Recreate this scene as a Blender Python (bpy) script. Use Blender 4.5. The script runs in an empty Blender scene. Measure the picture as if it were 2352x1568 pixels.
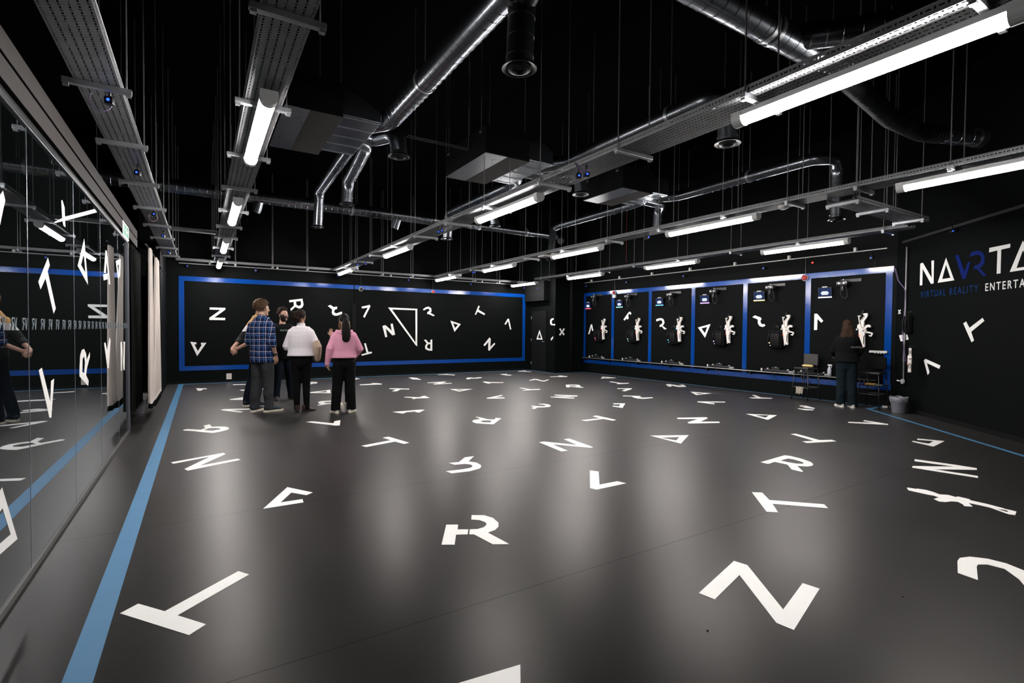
import bpy, bmesh, math, random
from mathutils import Vector, Matrix, noise
from mathutils.geometry import tessellate_polygon
scene = bpy.context.scene
COL = scene.collection
R = math.radians

# ---------------------------------------------------------------- camera, world, exposure
CAM_H = 1.40
F_PX = 1157.0
YAW, PIT, ROL = R(31.713), R(-1.314), R(0.489)
def _axes():
    f = Vector((math.sin(YAW)*math.cos(PIT), math.cos(YAW)*math.cos(PIT), math.sin(PIT)))
    rt = Vector((math.cos(YAW), -math.sin(YAW), 0)); up = rt.cross(f)
    return rt*math.cos(ROL)+up*math.sin(ROL), up*math.cos(ROL)-rt*math.sin(ROL), f
RT, UP, FW = _axes()
cd = bpy.data.cameras.new('camera'); cam = bpy.data.objects.new('camera', cd); COL.objects.link(cam)
cd.sensor_width = 36.0; cd.lens = F_PX/2352*36.0; cd.clip_start = 0.02; cd.clip_end = 100
m = Matrix.Identity(4)
for i, v in enumerate((RT, UP, -FW)):
    for j in range(3): m[j][i] = v[j]
m.translation = Vector((0, 0, CAM_H)); cam.matrix_world = m
scene.camera = cam
w = bpy.data.worlds.new('world'); scene.world = w; w.use_nodes = True
w.node_tree.nodes['Background'].inputs[0].default_value = (0.35, 0.45, 0.55, 1)
w.node_tree.nodes['Background'].inputs[1].default_value = 0.003
vs = scene.view_settings
vs.view_transform = 'Standard'; vs.look = 'None'; vs.gamma = 1.0; vs.use_curve_mapping = False
vs.exposure = 0.0
FLOOR_ROUGH, FLOOR_IOR, FLOOR_GAIN = 0.30, 1.24, 0.80
LAMP = 132.0          # emission strength of the tube diffusers

# measured points of the photograph carried onto real planes of the room
O = Vector((0, 0, CAM_H))
def ray(x, y): return FW + RT*((x-1176)/F_PX) - UP*((y-784)/F_PX)
def on_z(x, y, z=0.0): d = ray(x, y); return O + d*((z-CAM_H)/d.z)
def on_x(x, y, X): d = ray(x, y); return O + d*(X/d.x)
def on_y(x, y, Y): d = ray(x, y); return O + d*(Y/d.y)
WX, WY, GX = -0.82, 14.82, 11.06      # mirror plane, back wall plane, equipment wall plane
CDIR = Vector((math.sin(R(42.9)), math.cos(R(42.9)), 0)); CN = Vector((-CDIR.y, CDIR.x, 0))   # angled wall: direction, normal into the room
CP = Vector((GX, 4.25, 0))
def on_c(x, y, off=0.0): d = ray(x, y); n = CN; return O + d*((n.dot(CP+n*off-O))/n.dot(d))

# ---------------------------------------------------------------- materials
MATS = {}
def mat(name, col, rough=0.5, metal=0.0, spec=0.5, noise_amt=0.0, noise_scale=40, bump=0.0, bump_scale=60, emit=None, estr=0.0, sheen=0.0, rvar=0.0, bdist=0.01):
    if name in MATS: return MATS[name]
    m = bpy.data.materials.new(name); m.use_nodes = True; nt = m.node_tree; b = nt.nodes['Principled BSDF']
    c = (*col, 1)
    b.inputs['Base Color'].default_value = c; b.inputs['Roughness'].default_value = rough
    b.inputs['Metallic'].default_value = metal; b.inputs['Specular IOR Level'].default_value = spec
    if sheen: b.inputs['Sheen Weight'].default_value = sheen
    tc = nt.nodes.new('ShaderNodeTexCoord')
    if noise_amt or rvar:
        n = nt.nodes.new('ShaderNodeTexNoise'); n.inputs['Scale'].default_value = noise_scale; n.inputs['Detail'].default_value = 4
        nt.links.new(tc.outputs['Object'], n.inputs['Vector'])
        if noise_amt:
            r = nt.nodes.new('ShaderNodeMapRange'); r.inputs['To Min'].default_value = 1-noise_amt; r.inputs['To Max'].default_value = 1+noise_amt
            nt.links.new(n.outputs['Fac'], r.inputs['Value'])
            mx = nt.nodes.new('ShaderNodeVectorMath'); mx.operation = 'SCALE'; mx.inputs[0].default_value = col
            nt.links.new(r.outputs['Result'], mx.inputs['Scale']); nt.links.new(mx.outputs['Vector'], b.inputs['Base Color'])
        if rvar:
            r2 = nt.nodes.new('ShaderNodeMapRange'); r2.inputs['To Min'].default_value = max(.02, rough-rvar); r2.inputs['To Max'].default_value = rough+rvar
            nt.links.new(n.outputs['Fac'], r2.inputs['Value']); nt.links.new(r2.outputs['Result'], b.inputs['Roughness'])
    if bump:
        n2 = nt.nodes.new('ShaderNodeTexNoise'); n2.inputs['Scale'].default_value = bump_scale; n2.inputs['Detail'].default_value = 5
        nt.links.new(tc.outputs['Object'], n2.inputs['Vector'])
        bp = nt.nodes.new('ShaderNodeBump'); bp.inputs['Strength'].default_value = bump; bp.inputs['Distance'].default_value = bdist
        nt.links.new(n2.outputs['Fac'], bp.inputs['Height']); nt.links.new(bp.outputs['Normal'], b.inputs['Normal'])
    if emit:
        b.inputs['Emission Color'].default_value = (*emit, 1); b.inputs['Emission Strength'].default_value = estr
    MATS[name] = m
    return m
def mnode(nt, op, a, b=None, c=None):
    n = nt.nodes.new('ShaderNodeMath'); n.operation = op
    for i, v in enumerate((a, b, c)):
        if v is None: continue
        if isinstance(v, (int, float)): n.inputs[i].default_value = v
        else: nt.links.new(v, n.inputs[i])
    return n.outputs[0]

M_wall = mat('black_wall_paint', (0.0022, 0.0030, 0.0029), 0.62, spec=0.06, noise_amt=0.25, noise_scale=6, bump=0.25, bump_scale=90)
M_ceil = mat('black_ceiling_paint', (0.0012, 0.0013, 0.0014), 0.95, spec=0.05)
M_white = mat('white_vinyl', (0.80, 0.79, 0.77), 0.45, spec=0.35, noise_amt=0.04, noise_scale=9)
M_white_wall = mat('white_wall_vinyl', (0.80, 0.80, 0.79), 0.5, spec=0.3, noise_amt=0.03, noise_scale=9)
M_blue = mat('blue_wall_tape', (0.0012, 0.042, 0.235), 0.13, spec=0.55, bump=0.05, bump_scale=30, rvar=0.03, noise_scale=15)
M_floorblue = mat('blue_floor_tape', (0.055, 0.17, 0.31), 0.5, spec=0.3, noise_amt=0.1, noise_scale=5)
M_navyblue = mat('blue_sign_vinyl', (0.0015, 0.012, 0.13), 0.55, spec=0.08)
M_steel = mat('galvanised_steel', (0.50, 0.52, 0.55), 0.32, 0.9, noise_amt=0.25, noise_scale=14, rvar=0.1)
M_duct = mat('spiral_duct_steel', (0.25, 0.27, 0.30), 0.25, 0.98)
M_ductblk = mat('black_painted_duct', (0.004, 0.0052, 0.006), 0.42, 0.0, spec=0.25)
M_rod = mat('threaded_rod_steel', (0.17, 0.17, 0.17), 0.5, 0.6)
M_blk = mat('black_plastic', (0.008, 0.008, 0.009), 0.4, spec=0.5)
M_blkmatte = mat('matte_black', (0.0025, 0.0028, 0.003), 0.8, spec=0.15)
M_lampbody = mat('grey_lamp_housing', (0.55, 0.56, 0.56), 0.5, noise_amt=0.03)
M_tube = mat('lit_diffuser', (1, 1, 1), 0.5, emit=(1.0, 0.955, 0.92), estr=LAMP)
M_acgrey = mat('fan_coil_casing', (0.028, 0.026, 0.0245), 0.7, 0.0, spec=.15, noise_amt=0.1, noise_scale=20, bump=0.1)
M_acsteel = mat('fan_coil_galvanised_plate', (0.30, 0.32, 0.35), 0.30, 0.9, noise_amt=0.2, noise_scale=5, rvar=.08)
M_beam = mat('brown_grey_beam_paint', (0.026, 0.0225, 0.0215), 0.7, spec=.12, noise_amt=0.15, noise_scale=30, bump=0.1)
M_gun = mat('white_gun_plastic', (0.72, 0.68, 0.65), 0.4, spec=0.5)
M_led = mat('blue_led', (0.0, 0.02, 0.3), 0.3, emit=(0.01, 0.045, 1.0), estr=7)
M_cable = mat('purple_cable', (0.14, 0.10, 0.20), 0.5)
M_whiteplastic = mat('white_plastic', (0.62, 0.62, 0.61), 0.4)
M_red = mat('red_plastic', (0.30, 0.012, 0.01), 0.35)

def glossy_pane():
    m = bpy.data.materials.new('dark_mirror_glass'); m.use_nodes = True; nt = m.node_tree
    for n in list(nt.nodes): nt.nodes.remove(n)
    out = nt.nodes.new('ShaderNodeOutputMaterial'); g = nt.nodes.new('ShaderNodeBsdfGlossy'); g.inputs['Roughness'].default_value = 0.004
    g.inputs['Color'].default_value = (0.52, 0.55, 0.57, 1)
    d = nt.nodes.new('ShaderNodeBsdfDiffuse'); d.inputs['Color'].default_value = (0.0015, 0.002, 0.002, 1)
    a = nt.nodes.new('ShaderNodeAddShader'); nt.links.new(g.outputs[0], a.inputs[0]); nt.links.new(d.outputs[0], a.inputs[1]); nt.links.new(a.outputs[0], out.inputs[0])
    return m
M_mirror = glossy_pane()

def floor_mat():
    m = bpy.data.materials.new('dark_vinyl_floor'); m.use_nodes = True; nt = m.node_tree; b = nt.nodes['Principled BSDF']
    tc = nt.nodes.new('ShaderNodeTexCoord'); sp = nt.nodes.new('ShaderNodeSeparateXYZ'); nt.links.new(tc.outputs['Object'], sp.inputs[0])
    # sheet seams every 2.05 m, running across the room
    f = mnode(nt, 'FRACT', mnode(nt, 'DIVIDE', mnode(nt, 'SUBTRACT', sp.outputs['Y'], 2.25-20.5-1.025), 2.05))
    dist = mnode(nt, 'MULTIPLY', mnode(nt, 'ABSOLUTE', mnode(nt, 'SUBTRACT', f, 0.5)), 2.05)
    seam = mnode(nt, 'LESS_THAN', dist, 0.0022)
    n = nt.nodes.new('ShaderNodeTexNoise'); n.inputs['Scale'].default_value = 1.7; n.inputs['Detail'].default_value = 6; n.inputs['Roughness'].default_value = 0.65
    nt.links.new(tc.outputs['Object'], n.inputs['Vector'])
    n3 = nt.nodes.new('ShaderNodeTexNoise'); n3.inputs['Scale'].default_value = 260; n3.inputs['Detail'].default_value = 2
    nt.links.new(tc.outputs['Object'], n3.inputs['Vector'])
    fine = mnode(nt, 'MULTIPLY_ADD', n3.outputs['Fac'], 0.9, 0.55)
    val = mnode(nt, 'MULTIPLY', mnode(nt, 'MULTIPLY_ADD', n.outputs['Fac'], 0.5, 0.75), fine)
    val = mnode(nt, 'MULTIPLY', val, mnode(nt, 'MULTIPLY_ADD', seam, -0.8, 1.0))
    sc = nt.nodes.new('ShaderNodeVectorMath'); sc.operation = 'SCALE'; sc.inputs[0].default_value = (0.0045, 0.0041, 0.0040)
    nt.links.new(val, sc.inputs['Scale']); nt.links.new(sc.outputs[0], b.inputs['Base Color'])
    # satin wear layer: rough reflection that grows towards grazing view (Fresnel)
    b.inputs['Specular IOR Level'].default_value = 0.0; b.inputs['Roughness'].default_value = 0.9
    g = nt.nodes.new('ShaderNodeBsdfGlossy'); g.distribution = 'GGX'; g.inputs['Color'].default_value = (1.0, 0.97, 0.96, 1)
    nt.links.new(mnode(nt, 'MULTIPLY_ADD', n.outputs['Fac'], 0.05, FLOOR_ROUGH), g.inputs['Roughness'])
    fr = nt.nodes.new('ShaderNodeFresnel'); fr.inputs['IOR'].default_value = FLOOR_IOR
    k = mnode(nt, 'MULTIPLY', mnode(nt, 'MULTIPLY', fr.outputs[0], FLOOR_GAIN), mnode(nt, 'MULTIPLY_ADD', seam, -0.5, 1.0))
    mx = nt.nodes.new('ShaderNodeMixShader'); nt.links.new(mnode(nt, 'MINIMUM', k, 1.0), mx.inputs[0]); nt.links.new(b.outputs[0], mx.inputs[1]); nt.links.new(g.outputs[0], mx.inputs[2])
    nt.links.new(mx.outputs[0], nt.nodes['Material Output'].inputs['Surface'])
    return m
M_floor = floor_mat()

def tray_mat():
    # galvanised tray with rows of punched slots and round holes (pattern fixed to the tray's own axes)
    m = bpy.data.materials.new('perforated_tray_steel'); m.use_nodes = True; nt = m.node_tree; b = nt.nodes['Principled BSDF']
    b.inputs['Metallic'].default_value = 0.45; b.inputs['Roughness'].default_value = 0.5; b.inputs['Base Color'].default_value = (0.30, 0.31, 0.32, 1)
    tc = nt.nodes.new('ShaderNodeTexCoord'); sp = nt.nodes.new('ShaderNodeSeparateXYZ'); nt.links.new(tc.outputs['UV'], sp.inputs[0])
    u, v = sp.outputs['X'], sp.outputs['Y']
    row = mnode(nt, 'DIVIDE', u, 0.042); fr = mnode(nt, 'ABSOLUTE', mnode(nt, 'SUBTRACT', mnode(nt, 'FRACT', row), 0.5))
    odd = mnode(nt, 'MULTIPLY', mnode(nt, 'FLOORED_MODULO', mnode(nt, 'FLOOR', row), 2.0), 0.5)
    fv = mnode(nt, 'FRACT', mnode(nt, 'ADD', mnode(nt, 'DIVIDE', v, 0.055), odd))
    slot = mnode(nt, 'MULTIPLY', mnode(nt, 'LESS_THAN', fr, 0.10), mnode(nt, 'LESS_THAN', fv, 0.42))
    hole = mnode(nt, 'MULTIPLY', mnode(nt, 'LESS_THAN', fr, 0.17), mnode(nt, 'LESS_THAN', mnode(nt, 'ABSOLUTE', mnode(nt, 'SUBTRACT', fv, 0.70)), 0.085))
    msk = mnode(nt, 'MAXIMUM', slot, hole)
    n = nt.nodes.new('ShaderNodeTexNoise'); n.inputs['Scale'].default_value = 9; nt.links.new(tc.outputs['Object'], n.inputs['Vector'])
    s = nt.nodes.new('ShaderNodeVectorMath'); s.operation = 'SCALE'; s.inputs[0].default_value = (0.22, 0.225, 0.235)
    nt.links.new(mnode(nt, 'MULTIPLY_ADD', n.outputs['Fac'], 0.6, 0.6), s.inputs['Scale']); nt.links.new(s.outputs[0], b.inputs['Base Color'])
    nt.links.new(mnode(nt, 'SUBTRACT', 1.0, msk), b.inputs['Alpha'])
    return m
M_tray = tray_mat()

# ---------------------------------------------------------------- mesh helpers
def build(name, bm, m, parent=None, smooth=False, auto=None):
    me = bpy.data.meshes.new(name); bm.to_mesh(me); bm.free()
    if m is not None:
        for x in (m if isinstance(m, (list, tuple)) else [m]): me.materials.append(x)
    if smooth:
        for p in me.polygons: p.use_smooth = True
        if auto is not None:
            try: me.set_sharp_from_angle(angle=R(auto))
            except Exception: pass
    o = bpy.data.objects.new(name, me); COL.objects.link(o)
    if parent is not None: o.parent = parent
    return o
def thing(name, label, cat, loc=(0, 0, 0), rz=0.0, group=None):
    o = bpy.data.objects.new(name, None); o.empty_display_size = 0.1; COL.objects.link(o)
    o.location = loc; o.rotation_euler = (0, 0, rz); o['label'] = label; o['category'] = cat
    if group: o['group'] = group
    return o
def tag(o, label, cat, group=None):
    o['label'] = label; o['category'] = cat
    if group: o['group'] = group
    return o
def struct(name, bm, m, parent=None, label=None, **k):
    o = build(name, bm, m, parent, **k)
    o['kind'] = 'structure'
    if label: o['label'] = label
    return o
def NB(): return bmesh.new()
def box(bm, x0, x1, y0, y1, z0, z1, bev=0.0, mtx=None):
    vs = [bm.verts.new((x, y, z)) for z in (z0, z1) for y in (y0, y1) for x in (x0, x1)]
    fs = [bm.faces.new([vs[i] for i in q]) for q in ((0, 2, 3, 1), (4, 5, 7, 6), (0, 1, 5, 4), (2, 6, 7, 3), (0, 4, 6, 2), (1, 3, 7, 5))]
    if bev > 0:
        es = {e for f in fs for e in f.edges}
        r = bmesh.ops.bevel(bm, geom=list(es), offset=bev, segments=2, affect='EDGES', profile=0.6)
        vs = list({v for f in r['faces'] for v in f.verts} | {v for v in vs if v.is_valid})
    if mtx is not None: bmesh.ops.transform(bm, matrix=mtx, verts=[v for v in vs if v.is_valid])
    return vs
def frames(pts):
    """tangents and a parallel-carried side vector for a polyline"""
    T = []
    for i in range(len(pts)):
        a = pts[max(0, i-1)]; b = pts[min(len(pts)-1, i+1)]
        t = (b-a); T.append(t.normalized() if t.length > 1e-9 else Vector((0, 0, 1)))
    return T
def tube(bm, pts, rad, seg=12, caps=True, ref=None, flat=None):
    """loft along pts; rad: number or list of numbers/(side, other) pairs; ref: preferred side direction"""
    pts = [Vector(p) for p in pts]; T = frames(pts); n = len(pts)
    if not isinstance(rad, (list, tuple)): rad = [rad]*n
    s = Vector(ref) if ref is not None else (Vector((1, 0, 0)) if abs(T[0].x) < 0.9 else Vector((0, 1, 0)))
    rings = []
    for i in range(n):
        t = T[i]; s = (s - t*s.dot(t))
        s = s.normalized() if s.length > 1e-6 else t.orthogonal().normalized()
        o2 = t.cross(s); r = rad[i]; ra, rb = (r if isinstance(r, (list, tuple)) else (r, r))
        if ref is not None and i == 0: pass
        rings.append([bm.verts.new(pts[i] + s*(ra*math.cos(2*math.pi*k/seg)) + o2*(rb*math.sin(2*math.pi*k/seg))) for k in range(seg)])
    for a, b in zip(rings, rings[1:]):
        for k in range(seg): bm.faces.new((a[k], a[(k+1) % seg], b[(k+1) % seg], b[k]))
    if caps:
        bm.faces.new(list(reversed(rings[0]))); bm.faces.new(rings[-1])
    return rings
def ell(bm, c, r, seg=16, rings=10, mtx=None):
    g = bmesh.ops.create_uvsphere(bm, u_segments=seg, v_segments=rings, radius=1.0)
    M = Matrix.Translation(Vector(c)) @ (mtx if mtx is not None else Matrix.Identity(4)) @ Matrix.Diagonal((r[0], r[1], r[2], 1))
    bmesh.ops.transform(bm, matrix=M, verts=g['verts']); return g['verts']
def lathe(bm, prof, seg=24, c=(0, 0, 0), cap=True):
    rr = [[bm.verts.new((c[0]+r*math.cos(2*math.pi*k/seg), c[1]+r*math.sin(2*math.pi*k/seg), c[2]+z)) for k in range(seg)] for r, z in prof]
    for a, b in zip(rr, rr[1:]):
        for k in range(seg): bm.faces.new((a[k], a[(k+1) % seg], b[(k+1) % seg], b[k]))
    if cap: bm.faces.new(list(reversed(rr[0]))); bm.faces.new(rr[-1])
def poly_prism(bm, outer, holes, nrm, th):
    """outer, holes: lists of 3-D points on one plane; extruded th along nrm"""
    nrm = Vector(nrm).normalized(); loops = [[Vector(p) for p in outer]] + [[Vector(p) for p in h] for h in holes]
    flat = [p for l in loops for p in l]
    tri = tessellate_polygon(loops)
    bot = [bm.verts.new(p) for p in flat]; top = [bm.verts.new(p + nrm*th) for p in flat]
    for t in tri:
        a, b, c = (flat[i] for i in t)
        if len(set(t)) < 3: continue
        up = (b-a).cross(c-a).dot(nrm) > 0
        try:
            bm.faces.new([top[i] for i in (t if up else reversed(t))]); bm.faces.new([bot[i] for i in (reversed(t) if up else t)])
        except ValueError: pass
    k = 0
    for l in loops:
        n = len(l)
        for i in range(n):
            try: bm.faces.new((bot[k+i], bot[k+(i+1) % n], top[k+(i+1) % n], top[k+i]))
            except ValueError: pass
        k += n
    bmesh.ops.recalc_face_normals(bm, faces=bm.faces[:])
def copy_tree(o, parent=None):
    c = o.copy(); COL.objects.link(c)
    if parent is not None: c.parent = parent
    for ch in list(o.children): copy_tree(ch, c)
    return c
def text_mesh(name, txt, size, m, M, parent=None, ext=0.001, xs=1.0, bold=0.0, align='LEFT', space=1.0):
    cu = bpy.data.curves.new(name, 'FONT'); cu.body = txt; cu.size = size; cu.extrude = ext; cu.offset = bold; cu.align_x = align; cu.space_character = space
    ob = bpy.data.objects.new(name, cu); me = bpy.data.meshes.new_from_object(ob); bpy.data.objects.remove(ob)
    me.transform(M @ Matrix.Diagonal((xs, 1, 1, 1))); me.materials.clear(); me.materials.append(m)
    o = bpy.data.objects.new(name, me); COL.objects.link(o)
    if parent is not None: o.parent = parent
    return o
def basis(x, y, z, loc):
    M = Matrix.Identity(4)
    for i, v in enumerate((x, y, z)):
        v = Vector(v).normalized()
        for j in range(3): M[j][i] = v[j]
    M.translation = Vector(loc); return M
random.seed(7)

# ---------------------------------------------------------------- room shell
bm = NB(); box(bm, -3.2, 13.2, -6.2, 16.2, -0.2, 0.0); struct('floor', bm, M_floor)
CEIL = 5.4
bm = NB(); box(bm, -3.2, 13.2, -6.2, 16.2, CEIL, CEIL+0.2); struct('ceiling', bm, M_ceil)
bm = NB(); box(bm, -3.2, 9.85, WY, WY+0.2, 0, CEIL); struct('wall_back', bm, M_wall)
# corner return with the black door, then the square pillar face
bm = NB(); box(bm, 9.85, GX+0.2, 13.27, WY+0.2, 0, CEIL); struct('wall_corner', bm, M_wall)
bm = NB(); box(bm, GX, GX+0.2, 4.25, 13.27, 0, CEIL); struct('wall_right', bm, M_wall)
# angled wall towards the camera
L = 11.5; a = CP.copy(); b2 = CP - CDIR*L
bm = NB(); poly_prism(bm, [a, a-CN*0.2, b2-CN*0.2, b2], [], (0, 0, 1), CEIL); struct('wall_angled', bm, M_wall)
bm = NB(); box(bm, -3.2, 8.0, -6.2, -6.0, 0, CEIL); struct('wall_rear', bm, M_wall)
bm = NB(); box(bm, -3.2, -3.0, -6.0, WY, 0, CEIL); struct('wall_left', bm, M_wall)
# black backing directly behind the mirrored partition
bm = NB(); box(bm, -0.95, -0.90, -5.9, 8.28, 0.03, 2.48); struct('wall_partition', bm, M_blkmatte)
bm = NB(); box(bm, -2.98, -1.55, 13.9, 14.0, 0, CEIL); struct('wall_recess', bm, M_blkmatte)
# door in the corner return (on the plane x = 9.85)
t = thing('door_1', 'black door with white triangle on it in far corner', 'door', (9.85, 14.17, 0)); t['kind'] = 'structure'; del t['category']
bm = NB(); box(bm, -0.03, 0.0, -0.43, 0.43, 0.005, 2.05, 0.004); o = build('door_leaf', bm, M_blkmatte, t)
bm = NB(); tube(bm, [(-0.03, -0.36, 1.02), (-0.075, -0.36, 1.02), (-0.075, -0.26, 1.02)], 0.011, 8); build('door_handle', bm, M_steel, t, True)
for z in (0.25, 1.05, 1.82):
    bm = NB(); tube(bm, [(-0.035, 0.437, z-0.05), (-0.035, 0.437, z+0.05)], 0.009, 8); build('hinge', bm, M_steel, t, True)
# flush double door in the back wall
bm = NB(); box(bm, 3.84, 5.80, WY-0.006, WY, 0.01, 2.19); o = struct('door_2', bm, M_wall, label='flush black door leaf in the back wall behind the large triangle')
bm = NB(); box(bm, 3.72, 3.83, WY-0.03, WY, 0.01, 2.13); struct('trim_1', bm, M_blkmatte)
bm = NB(); tube(bm, [(3.78, WY-0.012, 2.13), (3.78, WY-0.012, CEIL)], 0.011, 8); struct('trim_2', bm, M_blkmatte, smooth=True)
# dark box high on the wall above the corner door
bm = NB(); box(bm, 9.62, 9.849, 13.6, 14.75, 2.38, 3.05, 0.01); tag(build('ventilation_box', bm, M_blkmatte), 'black boxed-in housing high above the corner door', 'box')
bm = NB(); tube(bm, [(10.46, 13.2, 0.02), (10.46, 13.2, CEIL-0.01)], 0.06, 14); tag(build('standpipe', bm, M_blkmatte, None, True), 'black vertical pipe standing against the far corner pillar', 'pipe')
# black angled-wall end pieces: skirting line
bm = NB(); q = CP - CDIR*0.02 + CN*0.006; poly_prism(bm, [q-CN*0.004, q+CN*0.008, q+CN*0.008-CDIR*11, q-CN*0.004-CDIR*11], [], (0, 0, 1), 0.07); struct('baseboard_angled', bm, M_blkmatte)
bm = NB(); box(bm, -0.69, 9.84, WY-0.012, WY, 0.0, 0.06); struct('baseboard_back', bm, M_blkmatte)

# ---------------------------------------------------------------- blue tape
def strip(bm, a, b, wv, nrm, th=0.0015):
    a, b, wv = Vector(a), Vector(b), Vector(wv); poly_prism(bm, [a-wv/2, b-wv/2, b+wv/2, a+wv/2], [], nrm, th)
bm = NB()
xL, xR = -0.445, -0.345
strip(bm, (-0.42, -5.5, 0), (-0.42, 14.77, 0), (0.104, 0, 0), (0, 0, 1))
strip(bm, (-0.47, 14.72, 0.0002), (9.80, 14.72, 0.0002), (0, 0.09, 0), (0, 0, 1))
strip(bm, (9.78, 14.72, 0), (9.78, 13.17, 0), (0.07, 0, 0), (0, 0, 1))
strip(bm, (9.78, 13.20, 0.0002), (10.99, 13.20, 0.0002), (0, 0.07, 0), (0, 0, 1))
strip(bm, (11.0, 13.23, 0), (11.0, 4.42, 0), (0.05, 0, 0), (0, 0, 1))
ap = on_z(1990, 937.6); strip(bm, (11.0, 4.42, 0.0002), (ap.x+.03, 4.42, 0.0002), (0, 0.07, 0), (0, 0, 1))
e2 = on_z(2352, 1047); dv = (e2-ap).normalized(); nv = Vector((-dv.y, dv.x, 0))
strip(bm, ap+Vector((0, 0, .0003)), ap+dv*9.5+Vector((0, 0, .0003)), nv*0.06, (0, 0, 1))
tag(build('floor_border_tape', bm, M_floorblue), 'light blue border line taped on the floor around the play area', 'floor tape')

def frame_yz():
    t = thing('wall_tape_frame', 'glossy blue tape frame divided into six bays on the equipment wall', 'tape frame', (GX, 0, 0))
    def p(bm, y0, y1, z0, z1): box(bm, -0.004, 0.0, y0, y1, z0, z1)
    z0, z1, wd = 0.315, 2.66, 0.112
    bm = NB(); p(bm, 4.30, 13.40, z1-wd, z1); build('top_strip', bm, M_blue, t)
    bm = NB(); p(bm, 4.30, 13.26, z0, z0+wd); build('bottom_strip', bm, M_blue, t)
    for y in (4.37, 5.86, 7.32, 8.81, 10.31, 11.86, 13.22):
        bm = NB(); p(bm, y-wd/2, y+wd/2, z0+wd, z1-wd); build('upright_strip', bm, M_blue, t)
frame_yz()
t = thing('wall_tape_frame', 'long blue tape rectangle framing the letters on the back wall', 'tape frame', (0, WY, 0))
x0, x1, z0, z1, wd = -0.458, 9.69, 0.32, 2.655, 0.115
for n, (a, b, c, d) in (('top_strip', (x0, x1, z1-wd, z1)), ('bottom_strip', (x0, x1, z0, z0+wd)), ('side_strip', (x0, x0+wd, z0+wd, z1-wd)), ('side_strip', (x1-wd, x1, z0+wd, z1-wd))):
    bm = NB(); box(bm, a, b, -0.009, -0.0065, c, d)
    build(n, bm, M_blue, t)
# ---------------------------------------------------------------- mirrored glass partition on the left
gp = thing('glass_partition', 'floor to beam partition of dark mirrored glass panes along the left side', 'glass partition', (WX, 0, 0))
seams = [-5.6, -4.4, -3.2, -2.0, -0.9, 0.25, 1.45, 2.63, 3.82, 5.03, 6.22, 7.42, 8.28]
for a, b in zip(seams, seams[1:]):
    bm = NB(); box(bm, -0.012, 0.0, a+0.003, b-0.003, 0.035, 2.50); build('glass_pane', bm, M_mirror, gp)
M_seam = mat('pale_seam_strip', (0.30, 0.34, 0.38), 0.25, 0.5)
for s in seams[1:-1]:
    bm = NB(); box(bm, -0.010, 0.0012, s-0.003, s+0.003, 0.035, 2.50); build('seam_strip', bm, M_seam, gp)
bm = NB(); box(bm, -0.03, 0.010, -5.6, 8.28, 0.0, 0.036, 0.002); build('floor_channel', bm, mat('dark_channel_metal', (0.09, 0.088, 0.085), 0.5, 0.3), gp)
bm = NB(); box(bm, -0.03, 0.012, -5.6, 8.30, 2.50, 2.535, 0.002); build('top_track', bm, mat('dark_track_metal', (0.03, 0.035, 0.04), 0.3, 0.6), gp)
bm = NB(); box(bm, -0.03, 0.020, 8.28, 8.315, 0.0, 2.50, 0.003); build('end_post', bm, mat('grey_end_post', (0.10, 0.10, 0.115), 0.45, 0.3), gp)
bm = NB()
box(bm, -0.06, 0.006, -5.6, 9.55, 2.735, 2.85, 0.004); box(bm, -0.06, -0.02, -5.6, 9.55, 2.715, 2.735); box(bm, -0.06, 0.006, -5.6, 9.55, 2.60, 2.715, 0.004)
bb = struct('trim_3', bm, M_beam, label='brown grey boxed header beam above the glass partition')
bb.location = (WX, 0, 0)
bm = NB(); box(bm, WX-0.06, WX-0.02, -5.6, 8.3, 2.536, 2.60); struct('trim_4', bm, M_blkmatte)
# VR manifestation row on the panes
def vr_mark():
    bm = NB(); N = (1, 0, 0); k = 0.5
    def q(pts, holes=()): poly_prism(bm, [(0, y, z) for y, z in pts], [[(0, y, z) for y, z in h] for h in holes], N, 0.0008)
    # read from inside: mirrored R then V
    q([(-0.045, 0.026), (-0.038, 0.033), (-0.012, 0.033), (-0.012, 0.025), (-0.034, 0.025), (-0.036, 0.013), (-0.020, 0.004), (-0.012, 0.004), (-0.012, -0.004), (-0.022, -0.004), (-0.040, -0.033), (-0.049, -0.033), (-0.033, -0.002), (-0.045, 0.010)])
    q([(-0.004, 0.033), (0.005, 0.033), (0.019, -0.018), (0.034, 0.033), (0.043, 0.033), (0.024, -0.033), (0.014, -0.033)])
    return bm
M_sticker = mat('pale_blue_sticker', (0.16, 0.20, 0.23), 0.5)
base = None
ys = [0.23+0.1853*i for i in range(-6, 44)]
for i, y in enumerate(ys):
    if y > 8.2: break
    if base is None: base = o = build('glass_sticker', vr_mark(), M_sticker)
    else: o = base.copy(); COL.objects.link(o)
    o.location = (WX+0.0015, y, 1.41); tag(o, 'small VR sticker in the eye-level row on the mirrored glass', 'sticker', 'VR stickers on the glass')

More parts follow.
